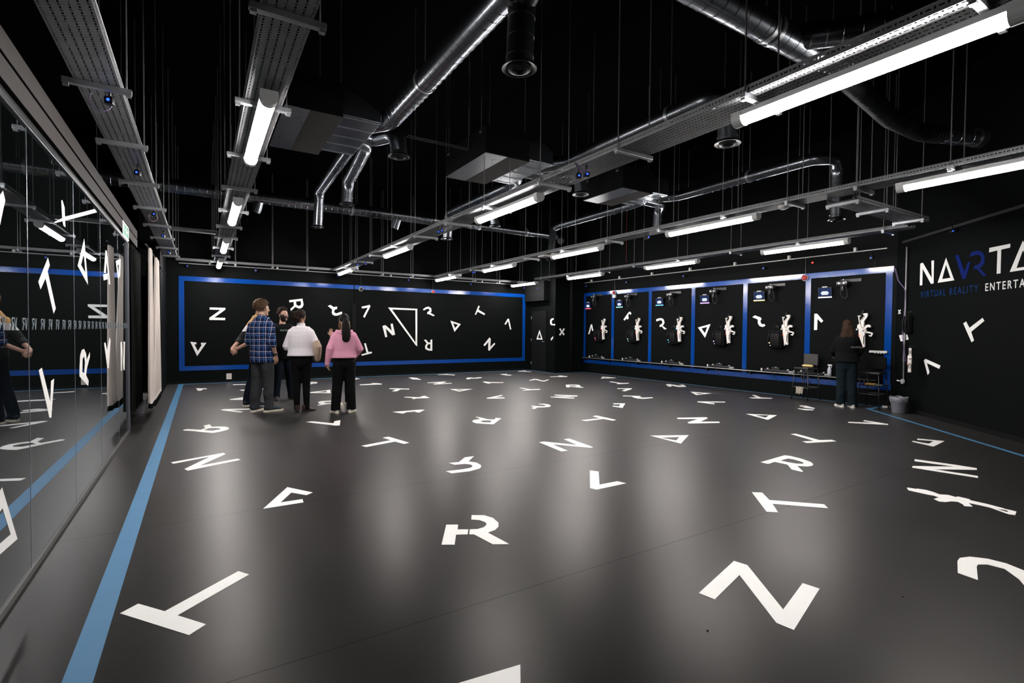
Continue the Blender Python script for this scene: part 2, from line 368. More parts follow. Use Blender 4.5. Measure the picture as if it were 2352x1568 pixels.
# ---------------------------------------------------------------- traced lettering
def tr(pts, ox, oy, s): return [(ox+x/s, oy+y/s) for x, y in pts]
def decal(name, label, cat, group, plane, m, frame, polys, nrm, th=0.0012):
    """polys: list of (outer, [holes]) in the crop frame (ox, oy, scale) of the photograph, laid on the real plane"""
    bm = NB()
    for i, (outer, holes) in enumerate(polys):
        poly_prism(bm, [plane(*p) for p in tr(outer, *frame)], [[plane(*p) for p in tr(h, *frame)] for h in holes], nrm, th+0.0003*i)
    o = build(name, bm, m); c = sum((v.co for v in o.data.vertices), Vector())/len(o.data.vertices)
    o.data.transform(Matrix.Translation(-c)); o.location = c
    return tag(o, label, cat, group)
A_, B0, C_, D_, E_, F_, G_, H_, I_ = (400, 830, 4.704), (0, 800, 3.92), (800, 830, 5.88), (1150, 830, 5.88), (1500, 860, 5.88), (1850, 880, 4.685), (900, 1000, 3.92), (1500, 1080, 2.7606), (200, 1080, 3.213)
FL = lambda x, y: on_z(x, y, 0.0006)
FLOOR = [
 (A_, 'tiny white corner letter on the floor by the start of the left blue line', [([(235,288),(355,290),(352,299),(310,299),(300,312),(258,317)],[])]),
 (A_, 'white bar of a floor letter below the white wall plate, beside the navy trousers', [([(635,246),(800,243),(800,250),(635,254)],[])]),
 (A_, 'white floor letter mostly hidden behind the legs of the plaid shirt man', [([(705,308),(900,296),(1055,292),(1055,300),(930,305),(735,316)],[])]),
 (A_, 'white V tip on the floor left of the navy trousers, farther one', [([(597,408),(740,386),(840,386),(840,395),(700,403),(840,404),(840,413),(610,416)],[])]),
 (A_, 'white V on the floor touching the cream soled shoe of the hidden man', [([(500,519),(545,513),(850,508),(850,517),(620,524),(748,543),(715,551),(520,528)],[])]),
 (A_, 'white R on the floor nearest the left blue line, above the big N', [([(97,740),(140,730),(285,738),(338,719),(318,692),(385,678),(405,705),(500,702),(560,704),(593,716),(590,730),(560,742),(500,757),(420,772),(300,762),(215,752),(100,746)],[[(320,741),(375,720),(450,717),(505,724),(490,735),(410,748)]])]),
 (B0, 'white N on the floor right of the blue line, below the sideways R', [([(1540,1025),(2010,940),(2032,950),(1800,1055),(2140,992),(2168,1003),(1690,1100),(1660,1085),(1890,975),(1560,1038)],[])]),
 (A_, 'white V on the floor in front of the woman in the pink hoodie', [([(1425,655),(1480,645),(1725,667),(1730,645),(1797,633),(1790,690),(1745,692)],[])]),
 (A_, 'white A on the floor between the white sweater and pink hoodie women', [([(1460,333),(1685,305),(1692,342),(1470,339)],[[(1545,333),(1645,315),(1648,333)]])]),
 (A_, 'white R on the floor half covered by the black trousers of the pink hoodie woman', [([(1545,472),(1585,457),(1560,450),(1556,438),(1590,428),(1720,421),(1780,421),(1780,430),(1625,436),(1615,444),(1650,450),(1780,447),(1780,455),(1660,458),(1570,475)],[])]),
 (A_, 'white R on the floor behind the right leg of the white sweater woman', [([(1400,235),(1430,222),(1500,219),(1545,224),(1548,233),(1500,240),(1475,243),(1476,250),(1430,245),(1400,243)],[[(1440,232),(1515,227),(1520,231),(1460,236)]])]),
 (A_, 'tiny white letter end on the floor right behind the pink hoodie woman', [([(1925,197),(1935,185),(1970,178),(2005,186),(1970,192),(1945,198)],[])]),
 (A_, 'thin flat white V on the floor right of the pink hoodie woman', [([(2003,248),(2150,240),(2125,234),(2170,232),(2247,240),(2240,248),(2010,256)],[])]),
 (C_, 'white branching letter on the floor near the back wall, left of the far T', [([(810,218),(860,214),(935,222),(960,235),(985,240),(980,247),(920,243),(850,238),(858,230),(825,222)],[])]),
 (C_, 'far white T on the floor right under the back wall by the door seam', [([(1205,175),(1300,172),(1325,163),(1345,172),(1440,178),(1435,188),(1340,180),(1210,180)],[])]),
 (C_, 'far white N on the floor right of the thin flat V', [([(1070,283),(1310,270),(1322,276),(1255,295),(1390,289),(1400,297),(1155,311),(1145,303),(1220,288),(1075,290)],[])]),
 (C_, 'white T on the floor lying flat, below and left of the far N', [([(555,370),(560,360),(830,366),(820,378),(705,375),(655,402),(592,402),(648,375)],[])]),
 (C_, 'white broken R on the floor above the double-hooked letter', [([(755,480),(800,475),(930,483),(1000,480),(975,470),(1035,463),(1100,492),(1040,495),(915,498),(900,506),(858,503),(870,490),(760,486)],[])]),
 (C_, 'wide flat white triangle on the floor in the far middle of the room', [([(1370,372),(1685,370),(1495,406)],[[(1445,378),(1585,377),(1500,392)]])]),
 (C_, 'white curled R without stem on the floor near the back wall', [([(1592,228),(1610,218),(1650,215),(1700,222),(1765,212),(1805,213),(1800,222),(1730,230),(1640,228),(1650,240),(1600,238)],[])]),
 (C_, 'thin white V on the floor just below the curled R near the back wall', [([(1812,275),(1850,270),(1900,278),(2098,280),(2090,290),(1920,288),(1915,297),(1885,297)],[])]),
 (C_, 'small white zigzag letter on the floor close to the far corner', [([(2050,170),(2140,166),(2148,172),(2135,178),(2170,178),(2210,180),(2190,190),(2150,190),(2060,176)],[])]),
 (C_, 'white V on the floor pointing at the group, right of the broken R', [([(1868,492),(2065,452),(2085,460),(1985,485),(2105,487),(2115,498),(1875,501)],[])]),
 (C_, 'white double-hooked letter on the floor behind the T with the long stem', [([(598,680),(830,662),(965,650),(1033,651),(960,689),(900,684),(925,672),(775,686),(768,694),(738,704),(640,688)],[])]),
 (C_, 'white closed R on the floor with its foot towards the back wall, mid floor', [([(1715,745),(1765,750),(1885,780),(1975,782),(1990,760),(2068,767),(1960,848),(1820,840),(1730,835),(1685,820),(1673,803),(1700,788),(1760,780),(1790,779)],[[(1790,802),(1840,796),(1935,797),(1915,822),(1830,820),(1790,812)]])]),
 (C_, 'white T with long stem on the floor in front of the pink hoodie woman', [([(465,1028),(545,1015),(825,1097),(750,1113),(632,1080),(240,1155),(177,1137),(575,1062)],[])]),
 (D_, 'farthest small white letter on the floor under the corner door', [([(230,130),(330,122),(345,130),(418,137),(405,142),(330,137),(235,135)],[])]),
 (D_, 'far white N on the floor below the corner door', [([(383,255),(450,233),(490,236),(560,258),(600,256),(640,240),(653,243),(600,270),(560,268),(470,246),(400,260)],[])]),
 (D_, 'flat white V on the floor at the foot of the corner pillar', [([(663,204),(800,198),(770,192),(800,188),(902,200),(895,207),(670,208)],[])]),
 (D_, 'white stencilled R on the floor in front of the corner pillar', [([(878,313),(1040,312),(1075,322),(1078,334),(1060,340),(1118,348),(1105,354),(1030,350),(990,343),(930,341),(928,350),(885,348)],[[(930,323),(1000,321),(1035,328),(1010,334),(932,334)]])]),
 (D_, 'white Y on the floor left of the narrow N, far middle', [([(250,357),(275,351),(400,375),(535,370),(530,382),(420,385),(300,395),(295,388),(370,381)],[])]),
 (D_, 'flat narrow white N on the floor below the stencilled R', [([(722,457),(730,447),(1042,460),(1030,472),(780,480),(1000,490),(990,502),(672,482),(680,476),(930,467)],[])]),
 (D_, 'white open R on the floor below the far Y, on the bright patch', [([(510,572),(575,569),(650,580),(680,598),(660,612),(580,620),(500,620),(455,642),(413,630),(450,612),(410,600),(415,594),(500,603),(580,604),(610,598),(600,588),(570,582),(520,578)],[])]),
 (D_, 'white T on the floor between the open R and the right hand triangle', [([(1240,740),(1290,728),(1562,788),(1515,800),(1385,775),(1150,806),(1085,793),(1340,765)],[])]),
 (D_, 'large white N in the middle of the floor on the brightest reflection', [([(517,1090),(585,1080),(1035,1128),(855,1050),(925,1040),(1247,1155),(1215,1165),(700,1118),(905,1203),(820,1214)],[])]),
 (D_, 'small white triangle on the floor under the first equipment bay', [([(1375,204),(1560,218),(1540,224),(1352,230)],[[(1395,212),(1440,214),(1400,223)]])]),
 (D_, 'white Y on the floor under the second equipment bay', [([(1468,275),(1495,269),(1625,290),(1740,287),(1725,297),(1620,305),(1560,302),(1590,293)],[])]),
 (D_, 'white V on the floor just nearer than the Y under the second bay', [([(1572,368),(1580,362),(1775,362),(1770,372),(1680,402),(1635,395),(1695,373)],[])]),
 (D_, 'long flat white branching letter on the floor under the third bay', [([(1648,460),(1885,465),(1892,475),(1840,478),(1930,488),(2050,483),(2062,492),(1940,503),(1850,500),(1780,480),(1785,472),(1650,467)],[])]),
 (D_, 'white A without crossbar, blunt ended, on the floor right of the open R', [([(1518,567),(1530,564),(1683,565),(1645,628),(1505,604),(1525,596),(1600,605),(1615,578),(1525,577)],[])]),
 (E_, 'white N on the floor against the tape line under the third bay', [([(172,130),(228,128),(385,155),(350,138),(410,135),(450,165),(345,168),(243,147),(250,163),(205,161)],[])]),
 (E_, 'small white triangle on the floor under the fourth equipment bay', [([(505,231),(795,253),(585,277)],[[(575,247),(690,254),(610,264)]])]),
 (E_, 'white Y on the floor before the fifth equipment bay', [([(1335,277),(1375,277),(1460,310),(1612,317),(1600,326),(1345,322),(1297,310),(1400,308)],[])]),
 (E_, 'flat white V on the floor below the triangle under the fourth bay', [([(598,366),(605,362),(970,366),(975,377),(735,375),(832,390),(825,402),(605,373)],[])]),
 (E_, 'white letter in two strokes on the floor in front of the tall stool', [([(1980,418),(2065,420),(2190,455),(2165,462),(2020,445),(2060,438),(1985,428)],[]), ([(1950,460),(1965,457),(2170,474),(2165,483),(2060,482)],[])]),
 (E_, 'white N on the floor right of the T, in front of the fourth bay', [([(320,583),(720,576),(740,590),(640,635),(890,635),(905,653),(485,660),(463,645),(610,600),(335,600)],[])]),
 (E_, 'white triangle on the floor in front of the fifth bay', [([(1252,530),(1675,548),(1552,612)],[[(1378,548),(1565,550),(1520,582)]])]),
 (E_, 'large white triangle on the floor at the right edge of the bright area', [([(-42,823),(482,818),(375,932)],[[(105,852),(357,842),(313,890)]])]),
 (E_, 'white Y on the floor directly above the big closed R on the right', [([(1857,803),(1925,797),(2250,885),(2415,881),(2478,902),(2080,924),(2015,903),(2170,893)],[])]),
 (E_, 'large white closed R on the floor between the Y and the T on the right', [([(1453,1183),(1775,1090),(1850,1098),(2000,1135),(2130,1180),(2165,1210),(2150,1230),(2090,1242),(1945,1232),(2025,1305),(2015,1315),(1870,1280),(1815,1215),(1640,1178),(1555,1207)],[[(1720,1160),(1820,1133),(1900,1145),(2000,1175),(2035,1190),(2025,1205),(1940,1203),(1830,1185)]])]),
 (F_, 'thin white V on the floor in front of the waste bin', [([(457,425),(462,415),(740,425),(620,405),(632,397),(890,438),(888,448)],[])]),
 (F_, 'white A without crossbar on the floor beside the angled blue line', [([(1200,600),(1210,595),(1497,622),(1378,681),(1145,628),(1160,620),(1327,650),(1380,622),(1205,608)],[])]),
 (F_, 'long narrow white N on the floor above the white rifle shape', [([(1172,825),(1180,817),(1600,875),(1843,913),(1845,932),(1385,925),(1855,997),(1857,1018),(1148,908),(1152,890),(1605,897),(1175,838)],[])]),
 (G_, 'white open R on the floor above the largest stencilled R', [([(655,197),(740,185),(690,233),(760,243),(800,265),(805,280),(790,297),(700,322),(540,340),(485,322),(640,303),(710,290),(728,275),(715,262),(665,255),(567,263),(513,247),(605,238)],[])]),
 (G_, 'largest white stencilled R on the floor in the foreground middle', [([(490,803),(597,802),(592,845),(688,845),(682,890),(578,892),(565,983),(447,983)],[]), ([(718,717),(830,718),(910,742),(960,785),(960,820),(930,850),(865,875),(1058,978),(910,980),(740,890),(697,890),(702,845),(770,843),(830,825),(855,800),(840,780),(790,762),(715,757)],[])]),
 (G_, 'white V with thick upright on the floor right of the stencilled R', [([(1783,314),(1862,324),(1870,442),(2030,411),(2113,430),(1845,487),(1785,473)],[])]),
 (H_, 'white T on the floor crossed by a floor seam, above the biggest N', [([(626,138),(692,141),(738,188),(1085,215),(1110,240),(757,212),(793,266),(720,262)],[])]),
 (H_, 'biggest white N on the floor in the right foreground', [([(290,778),(513,574),(598,601),(825,882),(948,715),(1056,750),(893,1013),(782,967),(548,663),(391,818)],[])]),
 (H_, 'big white curved letter on the floor cut by the right edge of view', [([(1932,650),(1930,575),(1945,555),(2010,547),(2120,560),(2240,590),(2352,635),(2430,690),(2460,750),(2380,760),(2320,690),(2230,625),(2120,597),(2060,597),(2052,610),(2060,695)],[])]),
 (I_, 'white open triangle on the floor with a cut corner, left foreground', [([(1300,283),(1478,124),(1665,163),(1620,183),(1507,164),(1427,237),(1590,212),(1597,236)],[])]),
 (I_, 'biggest white T on the floor beside the blue line in the left foreground', [([(243,1055),(378,984),(573,1040),(1116,744),(1196,768),(667,1070),(878,1136),(752,1216)],[])]),
 ((0, 0, 1), 'white letter corner on the floor at the very bottom of the view', [([(1055,1568),(1195,1526),(1196,1600),(1180,1680),(1000,1700),(985,1600)],[])]),
]
for fr, lab, polys in FLOOR:
    decal('floor_letter', lab, 'floor letter', 'white letters on the floor', FL, M_white, fr, polys, (0, 0, 1))
decal('floor_marking', 'white rifle silhouette on the floor below the long narrow N', 'floor marking', None, FL, M_white, F_,
 [([(1090,1125),(1105,1123),(1195,1138),(1200,1133),(1300,1148),(1385,1172),(1440,1195),(1540,1202),(1620,1225),(1640,1218),(1765,1247),(1775,1258),(1825,1270),(1960,1300),(2120,1342),(2140,1350),(2240,1372),(2270,1380),(2268,1392),(2262,1400),(2258,1418),(2190,1410),(2110,1382),(1985,1337),(1890,1315),(1755,1287),(1800,1327),(1710,1322),(1690,1300),(1640,1275),(1570,1270),(1510,1278),(1440,1272),(1380,1245),(1420,1232),(1440,1230),(1385,1210),(1290,1192),(1110,1152)],
  [[(2060,1350),(2160,1365),(2185,1378),(2170,1385),(2110,1368)]])], (0, 0, 1))
W1, W2, W3, W4 = (390, 560, 4.9), (800, 560, 4.3556), (535, 670, 7.84), (640, 680, 7.841)
BW = lambda x, y: on_y(x, y, WY-0.012)
for fr, lab, polys in [
 (W1, 'white N on its side on the back wall near the left frame end', [([(450,714),(627,719),(626,740),(502,828),(625,832),(622,858),(445,855),(446,830),(570,743),(449,738)],[])]),
 (W1, 'white open V in the lower left corner of the back wall frame', [([(230,1100),(300,1108),(298,1130),(277,1130),(315,1205),(360,1135),(350,1130),(352,1112),(412,1112),(308,1262)],[])]),
 (W3, 'white sideways R on the back wall above the white sweater woman', [([(1012,150),(1252,122),(1272,230),(1255,275),(1215,300),(1170,295),(1125,272),(1045,345),(1035,305),(1098,248),(1090,180),(1018,190)],[[(1135,175),(1220,165),(1228,215),(1215,245),(1180,252),(1145,235)]])]),
 (W4, 'white tilted open R on the back wall above the pink hoodie woman', [([(885,175),(932,157),(998,200),(1010,192),(1055,188),(1050,232),(1015,240),(1000,265),(1005,295),(1040,310),(1125,280),(1145,282),(1140,318),(1060,350),(1010,352),(970,330),(955,290),(965,240)],[])]),
 (W4, 'white V on the back wall right of the dark upright trim', [([(1490,190),(1640,156),(1652,185),(1548,390),(1522,365),(1605,205),(1505,222)],[])]),
 (W2, 'huge thin white outlined triangle on the back wall door', [([(398,635),(690,649),(689,1024),(672,1010)],[[(437,655),(672,663),(672,985)]])]),
 (W2, 'white N on the back wall left of the huge triangle', [([(341,820),(372,812),(435,868),(423,800),(444,796),(469,908),(440,914),(375,845),(390,928),(370,934)],[])]),
 (W2, 'white open R on the back wall right of the huge triangle top', [([(746,655),(775,633),(805,627),(830,645),(832,675),(822,690),(865,714),(850,722),(800,700),(788,703),(792,682),(812,668),(808,650),(790,648),(755,664)],[])]),
 (W2, 'small white triangle on the back wall in the middle of the right half', [([(1021,767),(1126,802),(1062,880)],[[(1048,793),(1098,808),(1068,842)]])]),
 (W2, 'white tilted T on the back wall near the right end of the frame', [([(1302,617),(1315,623),(1302,657),(1368,697),(1362,712),(1292,677),(1278,710),(1266,705)],[])]),
 (W2, 'white upside-down V on the back wall closest to the right frame edge', [([(1595,747),(1608,750),(1630,855),(1618,855),(1598,770),(1575,808),(1562,802)],[])]),
 (W2, 'white N on the back wall low in the right corner of the frame', [([(1352,1010),(1412,935),(1425,950),(1420,1030),(1462,988),(1470,1000),(1410,1070),(1398,1060),(1402,980),(1365,1022)],[])]),
 (W2, 'white upside-down R on the back wall below the open R', [([(755,958),(780,958),(800,985),(822,985),(822,958),(840,956),(840,1068),(800,1066),(770,1050),(768,1020),(785,995)],[[(822,1003),(800,1003),(786,1025),(795,1045),(820,1048)]])]),
 (W2, 'white upside-down T on the back wall beside the pink hoodie sleeve', [([(158,995),(175,992),(200,1080),(236,1078),(237,1093),(135,1118),(130,1105),(183,1090)],[])]),
 (W4, 'white triangle on the back wall half hidden by the beige sleeve', [([(632,695),(736,902),(560,905)],[[(632,775),(680,870),(600,872)]])]),
]:
    decal('wall_letter', lab, 'wall letter', 'white letters on the walls', BW, M_white_wall, fr, polys, (0, -1, 0), 0.0015)
XD = lambda x, y: on_x(x, y, 9.85-0.034); XC = lambda x, y: on_x(x, y, 9.85-0.001); PF = lambda x, y: on_y(x, y, 13.269)
decal('door_letter', 'small white triangle on the black corner door', 'wall letter', 'white letters on the walls', XD, M_white_wall, W2, [([(1913,860),(1945,957),(1882,955)],[[(1912,890),(1928,942),(1898,942)]])], (-1, 0, 0))
decal('wall_letter', 'white C shape on the return wall beside the corner door', 'wall letter', 'white letters on the walls', XC, M_white_wall, W2, [([(2055,743),(2055,755),(2038,765),(2035,790),(2045,803),(2070,800),(2070,815),(2030,812),(2018,795),(2020,760),(2035,745)],[])], (-1, 0, 0))
decal('wall_letter', 'small white slanted dash below the C by the corner door', 'wall letter', 'white letters on the walls', XC, M_white_wall, W2, [([(2050,922),(2048,945),(2028,967),(2027,945)],[])], (-1, 0, 0))
decal('wall_letter', 'white X on the corner pillar face', 'wall letter', 'white letters on the walls', PF, M_white_wall, W2, [([(2110,850),(2122,842),(2138,868),(2155,842),(2167,850),(2148,880),(2165,905),(2152,915),(2137,892),(2120,918),(2108,908),(2128,880)],[])], (0, -1, 0))
K1, K2, K3 = (1330, 650, 7.841), (1590, 640, 7.126), (1850, 620, 7.84)
GW = lambda x, y: on_x(x, y, GX-0.001)
for fr, lab, polys in [
 (K1, 'white upside-down V in the first equipment bay', [([(212,745),(235,740),(258,855),(235,862),(222,795),(188,923),(165,915)],[])]),
 (K1, 'white F-like letter in the second equipment bay', [([(800,655),(880,540),(905,515),(925,518),(943,545),(928,572),(905,545),(885,580),(895,625),(880,655),(850,640),(822,675)],[])]),
 (K1, 'white open R in the third equipment bay', [([(1390,650),(1440,632),(1490,630),(1525,655),(1540,710),(1520,755),(1500,765),(1580,825),(1535,835),(1490,780),(1450,790),(1455,750),(1490,735),(1503,705),(1490,672),(1460,668),(1392,690)],[])]),
 (K2, 'white triangle in the fourth equipment bay', [([(92,797),(300,740),(210,965)],[[(150,812),(245,788),(208,890)]])]),
 (K2, 'white open R in the fifth equipment bay', [([(985,628),(1025,598),(1125,635),(1135,660),(1115,690),(1125,725),(1150,745),(1180,738),(1198,770),(1150,790),(1105,775),(1075,735),(1072,665)],[])]),
 (K3, 'white upside-down V in the sixth equipment bay', [([(160,785),(212,785),(322,915),(285,948),(218,880),(210,1078),(155,1080)],[])]),
]:
    decal('wall_letter', lab, 'wall letter', 'white letters on the walls', GW, M_white_wall, fr, polys, (-1, 0, 0))
K4 = (1750, 550, 3.907); CW = lambda x, y: on_c(x, y, 0.001)
decal('wall_letter', 'white tilted T low on the angled wall below the lettering', 'wall letter', 'white letters on the walls', CW, M_white_wall, K4, [([(1807,752),(1833,734),(1863,792),(1980,702),(1997,729),(1878,828),(1904,905),(1882,922)],[])], CN)
decal('wall_letter', 'white upside-down V low on the angled wall above the waste bin', 'wall letter', 'white letters on the walls', CW, M_white_wall, K4, [([(1453,1085),(1468,1070),(1603,1130),(1592,1160),(1480,1107),(1505,1190),(1488,1215)],[])], CN)
sg = thing('wall_sign', 'large NAVRTA lettering in white and blue with tagline on the angled wall', 'sign')
for m_, polys in [(M_white_wall, [([(1422,215),(1445,208),(1525,345),(1522,190),(1545,186),(1541,393),(1518,397),(1443,262),(1440,408),(1418,412)],[])]),
 (M_white_wall, [([(1653,163),(1727,365),(1578,388)],[[(1653,225),(1693,343),(1618,354)]])]),
 (M_navyblue, [([(1735,143),(1765,137),(1820,290),(1848,205),(1874,200),(1828,350),(1800,354)],[])]),
 (M_navyblue, [([(1862,155),(1882,112),(1940,97),(1980,112),(2000,150),(1998,205),(1978,240),(1955,257),(2018,322),(1985,328),(1930,262),(1897,267),(1912,232),(1948,222),(1968,190),(1968,155),(1948,137),(1925,137)],[])]),
 (M_white_wall, [([(2042,75),(2230,37),(2228,72),(2148,90),(2142,303),(2108,307),(2115,97),(2040,115)],[])]),
 (M_white_wall, [([(2343,10),(2475,252),(2225,291)],[[(2343,95),(2415,235),(2285,256)]])])]:
    bm = NB()
    for outer, holes in polys: poly_prism(bm, [CW(*p) for p in tr(outer, *K4)], [[CW(*p) for p in tr(h, *K4)] for h in holes], CN, 0.002)
    build('sign_letter', bm, m_, sg)
Mc = basis(-CDIR, (0, 0, 1), CN, on_c(2114.5, 684, 0.001))
p0, p1 = on_c(2114.5, 684), on_c(2247, 670); wd = (p1-p0).length
for txt, m_, off, wid in (('VIRTUAL REALITY', M_navyblue if False else mat('blue_tagline_vinyl', (0.003, 0.028, 0.11), 0.55, spec=.08), 0.0, wd), ('ENTERTAINMENT', M_white_wall, (on_c(2262, 667)-p0).length, None)):
    o = text_mesh('tagline', txt, 0.155, m_, Matrix.Identity(4), sg, 0.001, 1.0, 0.0015, space=1.35)
    xs = [v.co.x for v in o.data.vertices]; W = max(xs)-min(xs); k = (wid/W) if wid else K_LAST
    K_LAST = k
    o.data.transform(Mc @ Matrix.Translation((off, 0, 0)) @ Matrix.Diagonal((k, 1, 1, 1)))
# glass letters
Q1, Q2, Q3 = (0, 500, 4.9), (0, 780, 2.53), (0, 360, 6.03)
GL = lambda x, y: on_x(x, y, WX+0.0004)
for fr, lab, polys in [
 (Q1, 'white T leaning on the mirrored glass, largest at eye height', [([(540,450),(560,535),(535,600),(627,1020),(603,1080),(512,680),(457,805),(432,720)],[])]),
 (Q1, 'tall white triangle on the mirrored glass above the R', [([(948,235),(990,755),(875,540)],[[(943,400),(962,622),(912,530)]])]),
 (Q1, 'white narrow A on the mirrored glass over the curtain reflection', [([(1188,365),(1200,370),(1240,748),(1225,748),(1200,480),(1190,622),(1170,620)],[]), ([(1160,637),(1210,627),(1212,690),(1168,705)],[])]),
 (Q1, 'small white upside-down triangle on the last mirrored pane', [([(1303,485),(1358,462),(1350,660),(1328,687)],[[(1322,532),(1342,524),(1334,640)]])]),
 (Q3, 'white X high on the mirrored glass crossing the lamp reflections', [([(850,605),(862,598),(893,700),(905,975),(880,955),(865,885)],[]), ([(1313,722),(1343,768),(950,870),(740,920),(770,895),(900,830)],[])]),
 (Q2, 'white V low on the mirrored glass', [([(225,178),(243,163),(292,360),(297,240),(314,226),(298,452),(287,453)],[])]),
 (Q2, 'white R on the mirrored glass beside the curtain reflection', [([(462,212),(462,180),(466,90),(475,60),(488,53),(500,80),(503,118),(522,72),(522,100),(505,165),(500,205),(515,238),(512,268),(490,245)],[[(478,187),(480,110),(489,95),(494,130),(490,195)]])]),
 (Q2, 'narrow white Y on the mirrored glass over the curtain reflection', [([(605,20),(612,15),(622,60),(637,-15),(642,5),(632,165),(624,165)],[])]),
 (Q2, 'narrow white N on the last mirrored pane', [([(700,15),(707,10),(717,130),(719,10),(726,12),(724,178),(718,172),(709,55),(708,180),(702,180)],[])]),
 (Q2, 'big white triangle on the nearest mirrored pane near the floor', [([(12,858),(101,1157),(-60,1300),(-80,1000)],[[(14,978),(62,1130),(-40,1220),(-45,1060)]])]),
 (Q3, 'white letter edge on the nearest mirrored pane at the frame edge', [([(40,470),(72,610),(45,720),(0,945),(-40,800),(-20,560)],[])]),
]:
    decal('glass_letter', lab, 'glass letter', 'white letters on the mirrored glass', GL, M_white, fr, polys, (1, 0, 0), 0.0005)

# ---------------------------------------------------------------- cable trays with hangers
def tray_bed(length, wd, lip=0.05):
    """bed along +Y from 0, centred on x, open upwards; UV in metres for the punched pattern"""
    bm = NB(); uv = bm.loops.layers.uv.new('UVMap'); h = wd/2
    prof = [(-h, lip), (-h, 0), (h, 0), (h, lip)]; th = 0.0025
    u = [0, lip, lip+wd, 2*lip+wd]
    for (a, b, ua, ub) in zip(prof, prof[1:], u, u[1:]):
        vs = [bm.verts.new((a[0], 0, a[1])), bm.verts.new((b[0], 0, b[1])), bm.verts.new((b[0], length, b[1])), bm.verts.new((a[0], length, a[1]))]
        f = bm.faces.new(vs)
        for l, c in zip(f.loops, ((ua, 0), (ub, 0), (ub, length), (ua, length))): l[uv].uv = c
    for sx in (-1, 1):      # rolled rims
        tube(bm, [(sx*h, 0, lip), (sx*h, length, lip)], 0.006, 6)
        for f in bm.faces[-8:]:
            for l in f.loops: l[uv].uv = (0.021+0.042, 0.0)
    return bm
BAR = {}
def add_bar(t, x, y, z, ln, rods, along='X'):
    """a strut under the tray with its two threaded hangers"""
    key = round(ln, 3)
    if key not in BAR:
        bm = NB(); box(bm, -ln/2, ln/2, -0.02, 0.02, -0.035, 0.0, 0.004)
        for s in (-1, 1): box(bm, s*(ln/2-0.02)-0.015, s*(ln/2-0.02)+0.015, -0.015, 0.015, -0.05, -0.03)
        b0 = build('crossbar', bm, M_steel, t); BAR[key] = b0.data; o = b0
    else:
        o = bpy.data.objects.new('crossbar', BAR[key]); COL.objects.link(o); o.parent = t
    o.location = (x, y, z); o.rotation_euler = (0, 0, 0 if along == 'X' else math.pi/2)
    for s in (-1, 1):
        d = s*(ln/2-0.03)
        wx, wy = (t.location.x+x+d, t.location.y+y) if t.rotation_euler.z == 0 else (0, -99)
        under = any(a-.01 < wx < b+.01 and c-.01 < wy < e+.01 for a, b, c, e in UNITS)
        o = bpy.data.objects.new('hanger_rod', ROD_SHORT if under else ROD); COL.objects.link(o); o.parent = t
        o.location = (x+d, y, z-0.05) if along == 'X' else (x, y+d, z-0.05)
        if s > 0: o.location[1] += 0.004
bm = NB(); tube(bm, [(0, 0, 0), (0, 0, CEIL-2.9)], 0.0052, 6); ROD = bpy.data.meshes.new('hanger_rod'); bm.to_mesh(ROD); bm.free(); ROD.materials.append(M_rod)
bm = NB(); tube(bm, [(0, 0, 0), (0, 0, 0.685)], 0.0052, 6); ROD_SHORT = bpy.data.meshes.new('hanger_rod'); bm.to_mesh(ROD_SHORT); bm.free(); ROD_SHORT.materials.append(M_rod)
UNITS = [(0.72, 1.72, 5.5, 6.85), (3.05, 4.15, 5.60, 6.82), (5.58, 6.70, 5.80, 6.75)]
def tray(label, x, y0, y1, wd, z, bars, barlen, rot=False):
    t = thing('cable_tray', label, 'cable tray', (x, y0, z) if not rot else (y0, x, z), 0 if not rot else -math.pi/2, 'perforated cable trays')
    o = build('tray_bed', tray_bed(y1-y0, wd), M_tray, t)
    for b in bars: add_bar(t, 0, b-y0, -0.001, barlen, True)
    return t
t1 = tray('narrow perforated cable tray nearest the glass partition, without lamps', -0.565, -4.0, 13.9, 0.24, 2.985, [-3.2, -1.9, -.6, .6, 1.85, 3.0, 4.26, 5.48, 6.87, 8.23, 9.55, 10.85, 12.15, 13.45], 0.36)
t2 = tray('perforated cable tray with lamps hanging over the standing group', 0.385, -4.0, 14.3, 0.235, 2.985, [-3.4, -2.1, -.9, .35, 1.55, 2.79, 3.99, 5.25, 6.50, 7.78, 9.03, 10.15, 11.5, 12.8, 14.0], 0.36)
t3 = tray('long cable tray down the middle of the room with the nearest lamp', 3.255, -3.0, 14.3, 0.35, 2.975, [-2.6, -1.4, -.2, 0.9, 2.06, 3.25, 4.42, 5.66, 6.83, 8.08, 9.3, 10.72, 11.9, 13.2], 0.44)
t4 = tray('cable tray between the middle row and the equipment wall row', 6.17, -1.2, 14.3, 0.29, 2.975, [-.6, 0.7, 1.9, 2.70, 3.45, 4.33, 5.45, 6.6, 7.9, 9.2, 10.68, 11.8, 13.1], 0.40)
t5 = tray('cable tray closest to the equipment wall', 9.03, 3.3, 13.1, 0.26, 2.975, [3.6, 4.9, 6.2, 7.5, 8.8, 10.0, 11.4, 12.7], 0.38)
t6 = tray('slim cable tray running along the top of the back wall', 14.50, -0.50, 9.55, 0.11, 3.00, [], 0.3, True)
for xb in (0.75, 1.6, 2.45, 3.6, 4.5, 5.4, 6.6, 7.5, 8.4, 9.3): add_bar(t6, 0, xb+0.5, -0.001, 0.22, True)
t7 = tray('short branch tray with three crossbars towards the angled wall', 3.03, 6.34, 8.45, 0.28, 2.93, [6.42, 7.16, 8.18], 0.36, True)
t8 = tray('short link tray between the glass side tray and the lamp tray', 10.2, -0.44, 0.26, 0.10, 3.02, [], 0.2, True)
